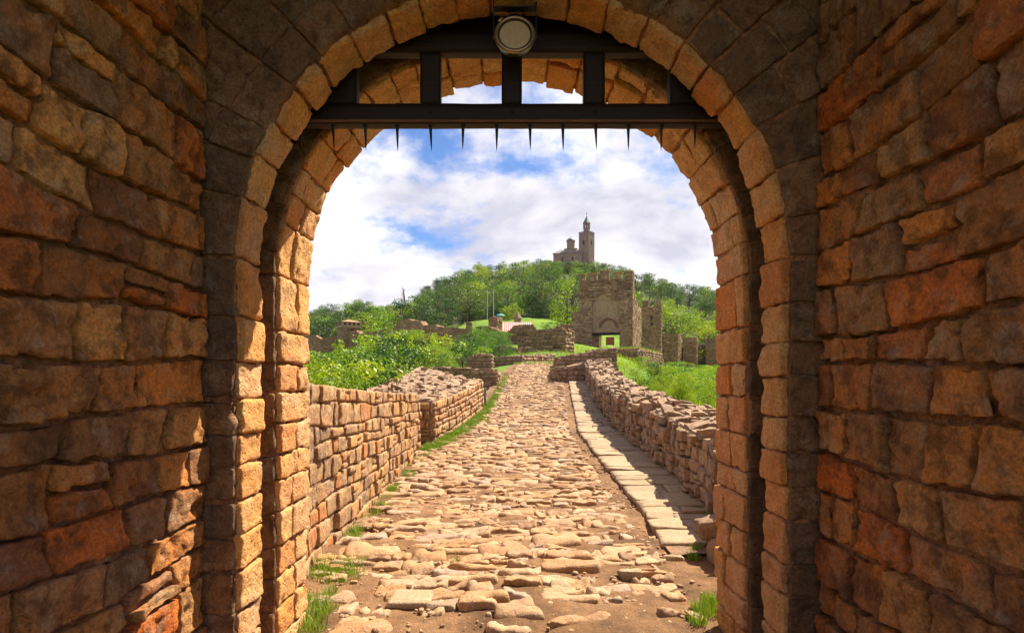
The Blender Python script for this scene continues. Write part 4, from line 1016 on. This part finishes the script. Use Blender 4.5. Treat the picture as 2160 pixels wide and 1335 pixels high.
obj('drum_base', V, Fc, M_church, ch, smooth=False)
V = np.vstack([fn.w([5.5, 12.5, 12.5, 5.5], [1.2, 1.2, 7.8, 7.8], zc(520.4)), fn.w([7.8, 10.6], [4.5, 4.5], zc(516.5))])
obj('drum_base_roof', V, [(0, 1, 5, 4), (1, 2, 5), (2, 3, 4, 5), (3, 0, 4), (3, 2, 1, 0)], M_slate, ch, smooth=False)
dc = px(1204, 800, 307); 
V, Fc = lathe([(2.15, zc(521)), (2.15, zc(503.5)), (2.45, zc(503.2)), (2.45, zc(502.4))], 12); obj('dome_drum', V + [dc[0], dc[1], 0], Fc, M_church, ch, smooth=False)
V, Fc = lathe([(2.5, zc(502.4)), (2.3, zc(499.8)), (1.6, zc(497)), (.7, zc(495.4)), (.1, zc(495))], 12); do = obj('dome', V + [dc[0], dc[1], 0], Fc, M_copper, ch)
cross(do, dc[0], dc[1], zc(495.2), 1.0)

# ------------------------------------------------------------------ small things on the castle grounds
# striped red and white roof
ro = thing('striped_roof', 'red and white striped canopy roof behind the ruins', 'canopy', px(1092, 692, 86))
a, b_ = px(1061, 698, 85), px(1123, 698, 85); top0, top1 = px(1061, 680, 88), px(1123, 680, 88)
for k in range(30):
    t0, t1 = (k // 2 + (.36 if k % 2 else 0)) / 15, (k // 2 + (1 if k % 2 else .36)) / 15
    lo0, lo1, hi0, hi1 = a + (b_ - a) * t0, a + (b_ - a) * t1, top0 + (top1 - top0) * t0, top0 + (top1 - top0) * t1
    th = np.array([0, .02, -.05]); up = np.array([0, -.006, .02]) * (k % 2)
    V = [lo0 + up, lo1 + up, hi1 + up, hi0 + up, lo0 + th, lo1 + th, hi1 + th, hi0 + th]
    obj('red_strip' if k % 2 else 'white_strip', np.array(V), [(0, 1, 2, 3), (7, 6, 5, 4), (0, 4, 5, 1), (2, 6, 7, 3), (0, 3, 7, 4), (1, 5, 6, 2)], M_red if k % 2 else M_white, ro, smooth=False)
for x_ in (1063, 1121):
    for dd in (85.3, 87.7):
        p = px(x_, 690, dd); V, Fc = tube([(p[0], p[1], Tz(p[0], p[1]) - .2), (p[0], p[1], pz(697, 85) + (dd - 85) * .45 - .05)], [.07, .07], 6); obj('post', V, Fc, M_pole, ro)
mo = thing('stone_monument', 'small pointed stone monument above the striped roof', 'monument', px(1092, 682, 100))
c_ = px(1092, 682, 100)
V, Fc = lathe([(.62, pz(690, 100)), (.62, pz(673, 100)), (.75, pz(672.8, 100)), (.75, pz(671.8, 100)), (.001, pz(671.8, 100))], 8); obj('drum', V + [c_[0], c_[1], 0], Fc, M_church, mo, smooth=False, tint=.2)
V, Fc = lathe([(.78, pz(671.7, 100)), (.42, pz(665, 100)), (.03, pz(657.5, 100)), (.001, pz(657.4, 100))], 8); obj('pointed_roof', V + [c_[0], c_[1], 0], Fc, M_church, mo, smooth=False, tint=.8)
# flagpole with tricolour flag
fp = thing('flagpole', 'tall flagpole with white, green and red flag above the trees at left', 'flagpole', px(848, 680, 150))
p = px(848, 680, 150); zt4 = pz(603, 150)
V, Fc = tube([(p[0], p[1], Tz(p[0], p[1]) - .5), (p[0], p[1], zt4)], [.13, .06], 8); obj('pole', V, Fc, M_pole, fp)
for k, m in enumerate((M_white, M_green, M_red)):      # the flag hangs limp: three narrow folds
    V, Fc = [], []
    for j in range(9):
        for i in range(2):
            w = (k + i) * .16 + .12; V.append((p[0] + w + .06 * sin(j * 1.1 + k) + j * .03, p[1] + .10 * sin(j * .9 + i * 2 + k), zt4 - .5 - j * .42 - k * .25))
    for j in range(8): Fc.append((2 * j, 2 * j + 1, 2 * j + 3, 2 * j + 2))
    obj('flag_stripe', np.array(V), Fc, m, fp)
for x_, lab in ((1028, 'left one of two slim grey poles among the trees below the hill'), (1041, 'right one of two slim grey poles among the trees below the hill')):
    p = px(x_, 660, 118); V, Fc = tube([(p[0], p[1], Tz(p[0], p[1]) - .3), (p[0], p[1], pz(612, 118))], [.12, .08], 8)
    o = obj('lamp_pole', V, Fc, M_pole); prop(o, lab, 'pole', 'slim grey poles below the hill')
pr_ = thing('parasol', 'small turquoise parasol on the lawn below the yellow green tree', 'parasol', px(1056, 672, 118))
p = px(1056, 672, 118); V, Fc = lathe([(1.1, pz(666.5, 118)), (.6, pz(663.2, 118)), (.02, pz(661.5, 118))], 10); obj('canopy', V + [p[0], p[1], 0], Fc, M_turq, pr_)
V, Fc = tube([(p[0], p[1], Tz(p[0], p[1]) - .1), (p[0], p[1], pz(662, 118))], [.04, .04], 6); obj('pole', V, Fc, M_pole, pr_)
# white railing low at right
wf = thing('white_railing', 'short white railing in the greenery beyond the right wall', 'railing', (6.5, 19.4, .6))
for k in range(7):
    x_ = 1476 + k * 7; p = px(x_, 858 + k * 1.6, 19.5)
    J = Join(); J.add(*box((p[0] - .03, 19.48, p[2] - .55), (p[0] + .03, 19.53, p[2] + .07))); J.build('picket', M_white, wf)
p0, p1 = px(1472, 856, 19.55), px(1524, 868, 19.55); V, Fc = tube([p0, p1], [.05, .05], 6); obj('rail', V, Fc, M_white, wf)

# ------------------------------------------------------------------ foliage
def leaves(blobs, per, size, seed, flat=0.75, shell=(.55, 1.05)):
    r = np.random.default_rng(seed); Vs, Ts = [], []
    for (c, rad) in blobs:
        n = max(6, int(per * rad ** 2))
        d = r.normal(size=(n, 3)); d /= np.linalg.norm(d, axis=1, keepdims=True)
        rr = rad * r.uniform(shell[0], shell[1], n) ** 0.7
        P = np.array(c) + d * rr[:, None] * [1, 1, flat]
        nn = d + r.normal(size=(n, 3)) * .48 + [0, 0, .12]; nn /= np.linalg.norm(nn, axis=1, keepdims=True)
        a = np.cross(nn, r.normal(size=(n, 3))); a /= np.linalg.norm(a, axis=1, keepdims=True); b = np.cross(nn, a)
        s = size * r.uniform(.6, 1.25, n)[:, None]
        Vs.append(np.stack([P - a * s, P - b * s * .55 + nn * s * .12, P + a * s, P + b * s * .55 + nn * s * .12], 1).reshape(-1, 3))
        ct = r.uniform(.25, .75); Ts.append(np.repeat(np.clip(ct + r.normal(0, .17, n), 0, 1), 4))
    V = np.vstack(Vs); Fc = np.arange(len(V)).reshape(-1, 4)
    return V, Fc, np.concatenate(Ts)
def crown_blobs(r, h, w, z0, n, seed, cone=0.0):
    rs = random.Random(seed); out = []
    for k in range(n):
        t = rs.random(); z = z0 + (h - z0) * t
        env = w * (sin(pi * min(1, (.12 + .85 * t))) ** .6) * (1 - cone * t)
        a = rs.uniform(0, 2 * pi); d = env * sqrt(rs.random()) * .82
        out.append(((d * cos(a), d * sin(a), z), r * rs.uniform(.6, 1.3) * (1 - .3 * t)))
    return out
def trunk(h, r, spread_, seed):
    rs = random.Random(seed); J = Join()
    J.add(*tube([(0, 0, -.6), (0, 0, h * .3), (rs.uniform(-.1, .1) * h * .3, rs.uniform(-.1, .1) * h * .3, h * .75)], [r * 1.2, r * .8, r * .2], 7))
    for k in range(6):
        a = k * 1.1 + rs.uniform(-.3, .3); z = h * rs.uniform(.25, .5); e = spread_ * rs.uniform(.5, .9)
        J.add(*tube([(0, 0, z), (e * .5 * cos(a), e * .5 * sin(a), z + h * .12), (e * cos(a), e * sin(a), z + h * .32)], [r * .45, r * .3, r * .08], 5))
    return np.vstack(J.V), np.vstack(J.F)
TREES = []       # unit trees: height 1
for s in range(8):
    wd = rng.uniform(.36, .50)
    bl = crown_blobs(.17, .90, wd, .10, 34, s + 200, cone=.0 if s % 3 else .25)
    V, Fc, t = leaves(bl, 3000, .020, s)
    TREES.append((mesh_from('crown', V, Fc, M_leaf, t, smooth=False), mesh_from('trunk', *trunk(1.0, .028, wd, s), M_bark)))
AIRY = []
for s in range(3):
    bl = crown_blobs(.10, .97, .32, .22, 24, s + 300)
    V, Fc, t = leaves(bl, 3400, .018, s + 40, shell=(.3, 1.1))
    AIRY.append((mesh_from('crown', V, Fc, M_leaf, t, smooth=False), mesh_from('trunk', *trunk(1.0, .022, .3, s + 9), M_bark)))
BUSH = []        # unit bushes: height 1, half width about .6
for s in range(8):
    bl = crown_blobs(.20, .86, .55, .10, 26, s + 400, cone=.2)
    for k in range(16):                                             # shoots that stick out
        a = rng.uniform(0, 2 * pi); d = rng.uniform(.1, .6); bl.append(((d * cos(a), d * sin(a), .78 + .26 * (1 - d)), rng.uniform(.06, .11)))
    V, Fc, t = leaves(bl, 4600, .018, s + 80)
    BUSH.append((mesh_from('foliage', V, Fc, M_leaf, t, smooth=False), mesh_from('stem', *trunk(.8, .03, .4, s + 20), M_bark)))
def plant(name, kinds, x, y, z, h, wide, col, label, cat, group, pn=('crown', 'trunk'), k=None):
    a, b = kinds[k if k is not None else rng.randrange(len(kinds))]
    root = thing(name, label, cat, (x, y, z), group)
    for nm, me in zip(pn, (a, b)):
        o = bpy.data.objects.new(nm, me); COL.objects.link(o); o.parent = root; o.scale = (h * wide, h * wide, h)
        o.rotation_euler = (0, 0, 0)
        j = 1 + rng.uniform(-.16, .16); o.color = (col[0] * j * rng.uniform(.9, 1.1), col[1] * j, col[2], 1)
    root.rotation_euler = (0, 0, rng.uniform(0, 6.28))
    return root
DK, MD, YL, GY_, LT = (.026, .070, .008), (.068, .142, .007), (.24, .31, .006), (.095, .145, .026), (.175, .275, .007)
CN = {DK: 'dark green', MD: 'mid green', YL: 'yellow green', GY_: 'grey green', LT: 'bright green'}
def screen(x, y, z): return 1080 + F * x / y, 800 - F * (z - EYE) / y
# the wood on the hill
pts = []
def scatter(x0, x1, y0, y1, sp, ok):
    y = y0
    while y < y1:
        x = x0 + rng.uniform(0, sp)
        while x < x1:
            xx, yy = x + rng.uniform(-.35, .35) * sp, y + rng.uniform(-.35, .35) * sp
            X, Y = screen(xx, yy, 0)
            if 600 < X < 1570 and ok(xx, yy, X): pts.append((xx, yy, X))
            x += sp
        y += sp * .9
scatter(-130, 130, 205, 312, 10.8, lambda x, y, X: not (22 < x < 47 and y > 288) )
scatter(-90, 90, 126, 205, 9.5, lambda x, y, X: True)
scatter(24, 75, 121, 127, 5.5, lambda x, y, X: X > 1392)
SIL = interp([(600, 640), (660, 640), (700, 632), (760, 626), (800, 640), (830, 640), (870, 630), (892, 604), (930, 577), (1000, 551), (1040, 545), (1110, 540), (1165, 545), (1190, 556), (1250, 556), (1265, 545), (1340, 560), (1400, 585), (1510, 600), (1570, 610)])
rng.shuffle(pts); pts.sort(key=lambda p: p[1]); 
print('hill trees', len(pts))
for (x, y, X) in pts:
    z = Tz(x, y); far = y > 205
    r = rng.random()
    if X > 1392 and y < 190: c = YL if r < .45 else LT if r < .8 else GY_
    else: c = DK if r < .36 else MD if r < .62 else GY_ if r < .78 else LT if r < .90 else YL
    h = rng.uniform(7.0, 11.5) if far else rng.uniform(6.5, 10.5)
    lim = EYE + (800 - SIL(X) - abs(rng.gauss(0, 9))) * y / F - z       # the skyline of the wood
    if lim < 3: continue
    h = min(h, lim)
    side = 'on the church hill' if far else 'behind the fortress wall' if X < 900 else 'behind the ruins' if X < 1220 else 'beyond the gate tower'
    sz = 'tall' if h > 8.2 else 'low'; wh = 'near the skyline' if screen(x, y, z + h)[1] < SIL(X) + 14 else 'below the skyline'
    wx = 'far left' if X < 780 else 'left' if X < 960 else 'centre left' if X < 1150 else 'centre right' if X < 1340 else 'right'
    plant('broadleaf_tree', AIRY if rng.random() < .10 else TREES, x, y, z, h, rng.uniform(1.05, 1.5), c, f'{sz} {CN[c]} broadleaf tree {wh}, {wx} {side}', 'tree', f'{sz} {CN[c]} trees {wh} {wx} {side}')
for k in range(11):                                # the ring of trees that hides the foot of the church
    X = 1160 + k * 9.5; d = 284 + rng.uniform(-4, 2); g = Tz(pxx(X, d), d); top = pz(rng.uniform(545, 553), d)
    plant('broadleaf_tree', TREES, pxx(X, d), d, g - .3, max(4, top - g), rng.uniform(1.3, 1.7), rng.choice([DK, MD, YL, LT]), 'broadleaf tree on the hilltop hiding the foot of the church', 'tree', 'trees round the foot of the church')
# named single trees
def tree_at(x, ytop, ybase, d, wide, c, label, kinds=None, name='broadleaf_tree', k=None):
    zb, zt = pz(ybase, d), pz(ytop, d); X = pxx(x, d)
    g = Tz(X, d); zb = min(zb, g) if zb > g else zb
    return plant(name, kinds or TREES, X, d, min(zb, g), zt - min(zb, g), wide, c, label, 'tree', None, k=k)
tree_at(1081, 636, 684, 116, 1.5, YL, 'small round yellow green tree on the lawn above the pointed monument')
tree_at(1197, 578, 690, 97, .75, LT, 'tall bright green tree rising just left of the gate tower')
tree_at(985, 595, 690, 118, 1.15, GY_, 'large grey green domed tree left of the two slim poles')
tree_at(1070, 600, 672, 124, 1.3, MD, 'round mid green tree right of the two slim poles')
tree_at(1040, 590, 670, 130, 1.0, GY_, 'pale willowy tree behind the two slim poles', AIRY)
tree_at(1140, 590, 672, 128, 1.3, DK, 'dark tree above the clipped hedge, left of the tall bright tree')
tree_at(845, 622, 690, 135, 1.2, DK, 'dark tree at the foot of the flagpole')
tree_at(672, 665, 712, 120, 1.4, DK, 'round dark tree just above the fortress wall beside the left jamb')
tree_at(698, 668, 712, 119, 1.2, DK, 'dark tree against the left side of the square watchtower')
tree_at(770, 655, 705, 116, 1.4, LT, 'bright tree just right of the square watchtower')
tree_at(890, 640, 690, 112, 1.2, DK, 'dark tree above the highest stub of the fortress wall')
tree_at(930, 655, 690, 108, 1.3, MD, 'low mid green tree left of the lawn above the fortress wall')
# clipped hedge
hb = [((i * .45, rng.uniform(-.1, .1), .45), .42) for i in range(14)]
V, Fc, t = leaves(hb, 900, .10, 900); p = px(1126, 672, 119)
o = obj('hedge', V + [p[0], p[1], Tz(p[0], p[1])], Fc, M_leaf, tint=t, smooth=False); o.color = (*DK, 1); prop(o, 'clipped dark hedge along the back of the lawn', 'hedge')
# bushes in the ravine on the left
LB = interp([(600, 742), (660, 742), (700, 752), (760, 735), (800, 712), (850, 692), (885, 694), (910, 712), (950, 708), (990, 700), (1020, 692), (1058, 696), (1075, 738)])
cnt = 0
cand = []
for k in range(1200):
    d = rng.uniform(13, 74) if k < 900 else rng.uniform(60, 98); X = rng.uniform(630, 1076) if k < 900 else rng.uniform(630, 800); x = pxx(X, d)
    if x > XL(d) - (3.6 if d < 24 else 3.2 if d < 40 else 2.0): continue
    if any((x - a) ** 2 + (d - b) ** 2 < (1.25 + d * .024) ** 2 for a, b, _ in cand): continue
    cand.append((x, d, X))
for (x, d, X) in cand:
    g = Tz(x, d); lim = EYE + (800 - LB(X) - abs(rng.gauss(0, 24 if d < 30 else 18))) * d / F
    h = min(lim - g, rng.uniform(3.6, 6.8))
    if h < .7: continue
    if X > 930 and X < 1000 and d < 30: h = min(h, 2.0)
    r = rng.random()
    if 835 < X < 930 and d > 25 and r < .6: c = (.15, .15, .014)
    elif X > 985 and r < .5: c = (.08, .18, .016)
    else: c = LT if r < .42 else MD if r < .66 else (.22, .31, .014) if r < .88 else DK
    cn = CN.get(c, 'olive brown' if c[0] == .15 else 'mid green' if c[0] == .08 else 'yellow green')
    hz_ = 'tall' if h > 3.6 else 'mid sized' if h > 2 else 'low'; dz_ = 'just behind the parapet' if d < 24 else 'farther back' if d < 45 else 'close under the ruins'
    place_ = 'left of the road' if X > 930 else 'beside the left jamb' if X < 760 else 'in the left ravine'
    plant('bush', BUSH, x, d, g - .1, h, rng.uniform(.85, 1.25), c, f'{hz_} {cn} bush {dz_} {place_}', 'bush', f'{hz_} {cn} bushes {dz_} {place_}', ('foliage', 'stem')); cnt += 1
for k in range(16):
    x, d = -11 + k * 1.75 + rng.uniform(-.5, .5), 119.5 + rng.uniform(-1, 2.5)
    plant('shrub', BUSH, x, d, Tz(x, d) - .2, rng.uniform(2.4, 4.2), 1.1, rng.choice([DK, MD, DK]), 'dark shrub in the belt along the back of the lawn', 'shrub', 'dark shrubs along the back of the lawn', ('foliage', 'stem'))
# bushes in the valley on the right
RB = interp([(1230, 760), (1262, 765), (1290, 770), (1330, 745), (1366, 752), (1395, 765), (1430, 760), (1470, 768), (1520, 765)])
cand = []
for k in range(1900):
    d = rng.uniform(17, 118); X = rng.uniform(1262, 1560); x = pxx(X, d)
    if x < XR(d) + 2.2 and d < 44: continue
    if d < 44 and x < 7.5 + (d - 20) * .05 and rng.random() < .3: continue
    if 48 < d < 66 and X < 1366: continue
    if 78 < d < 100 and X < 1396: continue
    if any((x - a) ** 2 + (d - b) ** 2 < (1.0 + d * .015) ** 2 for a, b, _ in cand): continue
    cand.append((x, d, X))
for (x, d, X) in cand:
    g = Tz(x, d); lim = EYE + (800 - RB(X) - rng.uniform(0, 28)) * d / F
    h = min(lim - g, rng.uniform(1.5, 4.2))
    if d < 48: h = min(h, rng.uniform(1.0, 3.0))
    if h < .5: continue
    r = rng.random(); c = LT if r < .42 else YL if r < .75 else MD if r < .93 else DK
    hz_ = 'tall' if h > 2.6 else 'mid sized' if h > 1.4 else 'low'; dz_ = ('on the slope behind the right rubble wall' if d < 40 else 'below the slim tower' if X < 1400 else 'in the valley by the roofless towers') + (' near the jamb' if X > 1440 else '')
    plant('bush', BUSH, x, d, g - .1, h, rng.uniform(.9, 1.35), c, f'{hz_} {CN[c]} bush {dz_}', 'bush', f'{hz_} {CN[c]} bushes {dz_} right of the road', ('foliage', 'stem')); cnt += 1
print('bushes', cnt)
for (x_, yt, yb, d, w_, c, lab) in [(1190, 684, 705, 95, 1.2, MD, 'dark bush beside the lawn near the gate tower'), (1154, 680, 700, 98, 1.3, MD, 'round shrub on the lawn right of the pointed monument'), (1010, 690, 735, 60, 1.1, MD, 'dense green bush before the ruined pillar'), (1040, 700, 742, 55, 1.0, MD, 'dense dark bush before the rounded ruin')]:
    X = pxx(x_, d); g = Tz(X, d); plant('bush', BUSH, X, d, g - .1, max(.8, pz(yt, d) - g), w_, c, lab, 'bush', None, ('foliage', 'stem'))
# young leafy plants close behind the right wall
for k in range(16):
    d = rng.uniform(9.5, 19); x = XR(d) + rng.uniform(1.5, 4.0); g = Tz(x, d)
    plant('shrub', BUSH, x, d, g - .05, rng.uniform(.5, 1.1), .8, YL if rng.random() < .6 else LT, 'small bright shrub close behind the right rubble wall', 'shrub', 'small shrubs behind the right wall', ('foliage', 'stem'))

# ------------------------------------------------------------------ grass
def grass(name, pts, h, w, col, label, seed, bend=.5):
    r = np.random.default_rng(seed); P = np.array(pts, dtype=float); n = len(P)
    a = r.uniform(0, 2 * pi, n); d = np.stack([np.cos(a), np.sin(a), np.zeros(n)], 1); e = np.stack([-np.sin(a), np.cos(a), np.zeros(n)], 1)
    hh = (h * r.uniform(.45, 1.25, n))[:, None]; ww = (w * r.uniform(.6, 1.3, n))[:, None]; bd = (bend * r.uniform(.2, 1.1, n))[:, None]
    V = np.stack([P - e * ww, P + e * ww, P + e * ww * .6 + d * hh * bd * .4 + [0, 0, 1] * hh * .6, P - e * ww * .6 + d * hh * bd * .4 + [0, 0, 1] * hh * .6, P + d * hh * bd + [0, 0, 1] * hh], 1).reshape(-1, 3)
    i = np.arange(n)[:, None] * 5
    Fc = (i + np.array([0, 1, 2, 3])).tolist() + (i + np.array([3, 2, 4])).tolist()
    o = obj(name, V, Fc, M_leaf, tint=np.repeat(np.clip(r.normal(.5, .22, n), 0, 1), 5), smooth=False, kind='stuff', origin=(0, 10, 0)); o.color = (*col, 1); o['label'] = label
    return o
def tufts(spots, per, seed):
    r = random.Random(seed); out = []
    for (x, y, rad, dens) in spots:
        for _ in range(int(per * dens)):
            a = r.uniform(0, 6.28); q = rad * sqrt(r.random()); out.append((x + q * cos(a), y + q * sin(a), 0))
    return out
def on_road(P): return [(x, y, float(ZR(y)) - .01) for x, y, _ in P]
def gpt(x, y, h=0): d = (EYE - h) * F / (y - 800); return (x - 1080) * d / F, d
sp = []
for (x, y, r_, k) in [(690, 1205, .22, 1.3), (720, 1215, .2, 1.0), (668, 1190, .15, .8), (745, 1190, .12, .5), (760, 1160, .08, .35), (745, 1135, .1, .4), (665, 1270, .12, .9), (660, 1300, .12, 1.0), (690, 1290, .07, .4), (650, 1325, .12, .9), (700, 1250, .06, .2),
                      (1488, 1290, .10, .9), (1470, 1310, .07, .5), (1500, 1270, .08, .6), (1463, 1180, .06, .5), (1470, 1165, .05, .3), (850, 1178, .05, .15), (960, 1190, .04, .12), (800, 1070, .07, .3), (905, 985, .12, .35), (935, 1172, .04, .12), (1410, 1130, .05, .15)]:
    X, Y = gpt(x, y); sp.append((X, Y, r_, k))
for k in range(26): y_ = rng.uniform(5.2, 10.8); sp.append((XL(y_) + rng.uniform(.02, .22), y_, .07, .18))
P = on_road(tufts(sp, 300, 1))
grass('grass', P, .085, .0028, (.15, .235, .012), 'short bright grass tufts growing from the earth along the road edges', 2, .7)
sp = []
for k in range(260): y_ = rng.uniform(11.0, 19.5); sp.append((XL(y_) + abs(rng.gauss(0, .16)), y_, .10, .25))
for k in range(60): y_ = rng.uniform(19, 27); sp.append((XL(y_) + abs(rng.gauss(0, .16)), y_, .12, .2))
for k in range(60): y_ = rng.uniform(25, 36); sp.append((XK(y_) - .5 + rng.gauss(0, .25), y_, .14, .2))
for k in range(80): y_ = rng.uniform(33, 37); sp.append((rng.uniform(.2, 2.6), y_, .14, .2))
for k in range(160): y_ = rng.uniform(6, 24); sp.append((XR(y_) - .05, y_, .05, .12))
P = on_road(tufts(sp, 300, 4))
grass('grass', P, .10, .004, (.13, .22, .012), 'strip of bright grass along the foot of the second left wall', 3, .6)
def field(n, x0, x1, y0, y1, ok, seed):
    r = np.random.default_rng(seed); x = r.uniform(x0, x1, n); y = y0 + (y1 - y0) * r.random(n) ** 1.3
    m = np.array([ok(a, b) for a, b in zip(x, y)]); x, y = x[m], y[m]; z = T(x, y) - .02
    return np.stack([x, y, z], 1)
G1 = field(60000, 3.4, 24, 8, 70, lambda x, y: x > XR(y) + 1.0 if y < 45 else (x > 6 and not (49 < y < 62 and x < 11.6)), 5)
grass('meadow_grass', G1, .34, .012, (.30, .40, .016), 'long bright grass on the slope right of the road', 6, .6)
G2 = field(9000, -20, -2, 9, 70, lambda x, y: x < XL(y) - (3.3 if y < 19 else 3.8 if y < 28 else 2.6), 8)
grass('meadow_grass', G2, .26, .011, (.10, .18, .012), 'long bright grass between the bushes left of the road', 9, .6)
G3 = field(9000, -4, 6, 40, 74, lambda x, y: True, 10)
grass('meadow_grass', G3, .22, .012, (.17, .25, .014), 'yellow green grass on the terraces before the gate tower', 11, .6)
P = [(*fr_, 0) for fr_ in []]
r = random.Random(12); P = []
for k in range(5000):
    t = r.random(); q = r.uniform(0, 11.5); A = np.array([pxx(1237, 50), 51]); B = np.array([pxx(1348, 49), 49]); e = (B - A); n_ = np.array([e[1], -e[0]]) / np.linalg.norm(e)
    xy = A + e * t - n_ * q; P.append((xy[0], xy[1], pz(738, 50) - .08 + (.14 if t > .3 else 0)))
grass('meadow_grass', P, .30, .014, (.19, .26, .016), 'dry yellow green grass along the top of the retaining wall', 13, .6)

# ------------------------------------------------------------------ thin summer haze
V, Fc = box((-2900, -64, -40), (2900, 2590, 110))
hz = bpy.data.materials.new('thin_haze'); hz.use_nodes = True; t = hz.node_tree; t.nodes.clear()
out = N(t, 'ShaderNodeOutputMaterial'); pv = N(t, 'ShaderNodeVolumePrincipled'); pv.inputs['Density'].default_value = 0.00006
pv.inputs['Color'].default_value = (0.86, 0.90, 1.0, 1); L(t, pv.outputs[0], out.inputs['Volume'])
o = obj('haze', V, Fc, hz, smooth=False, kind='stuff')
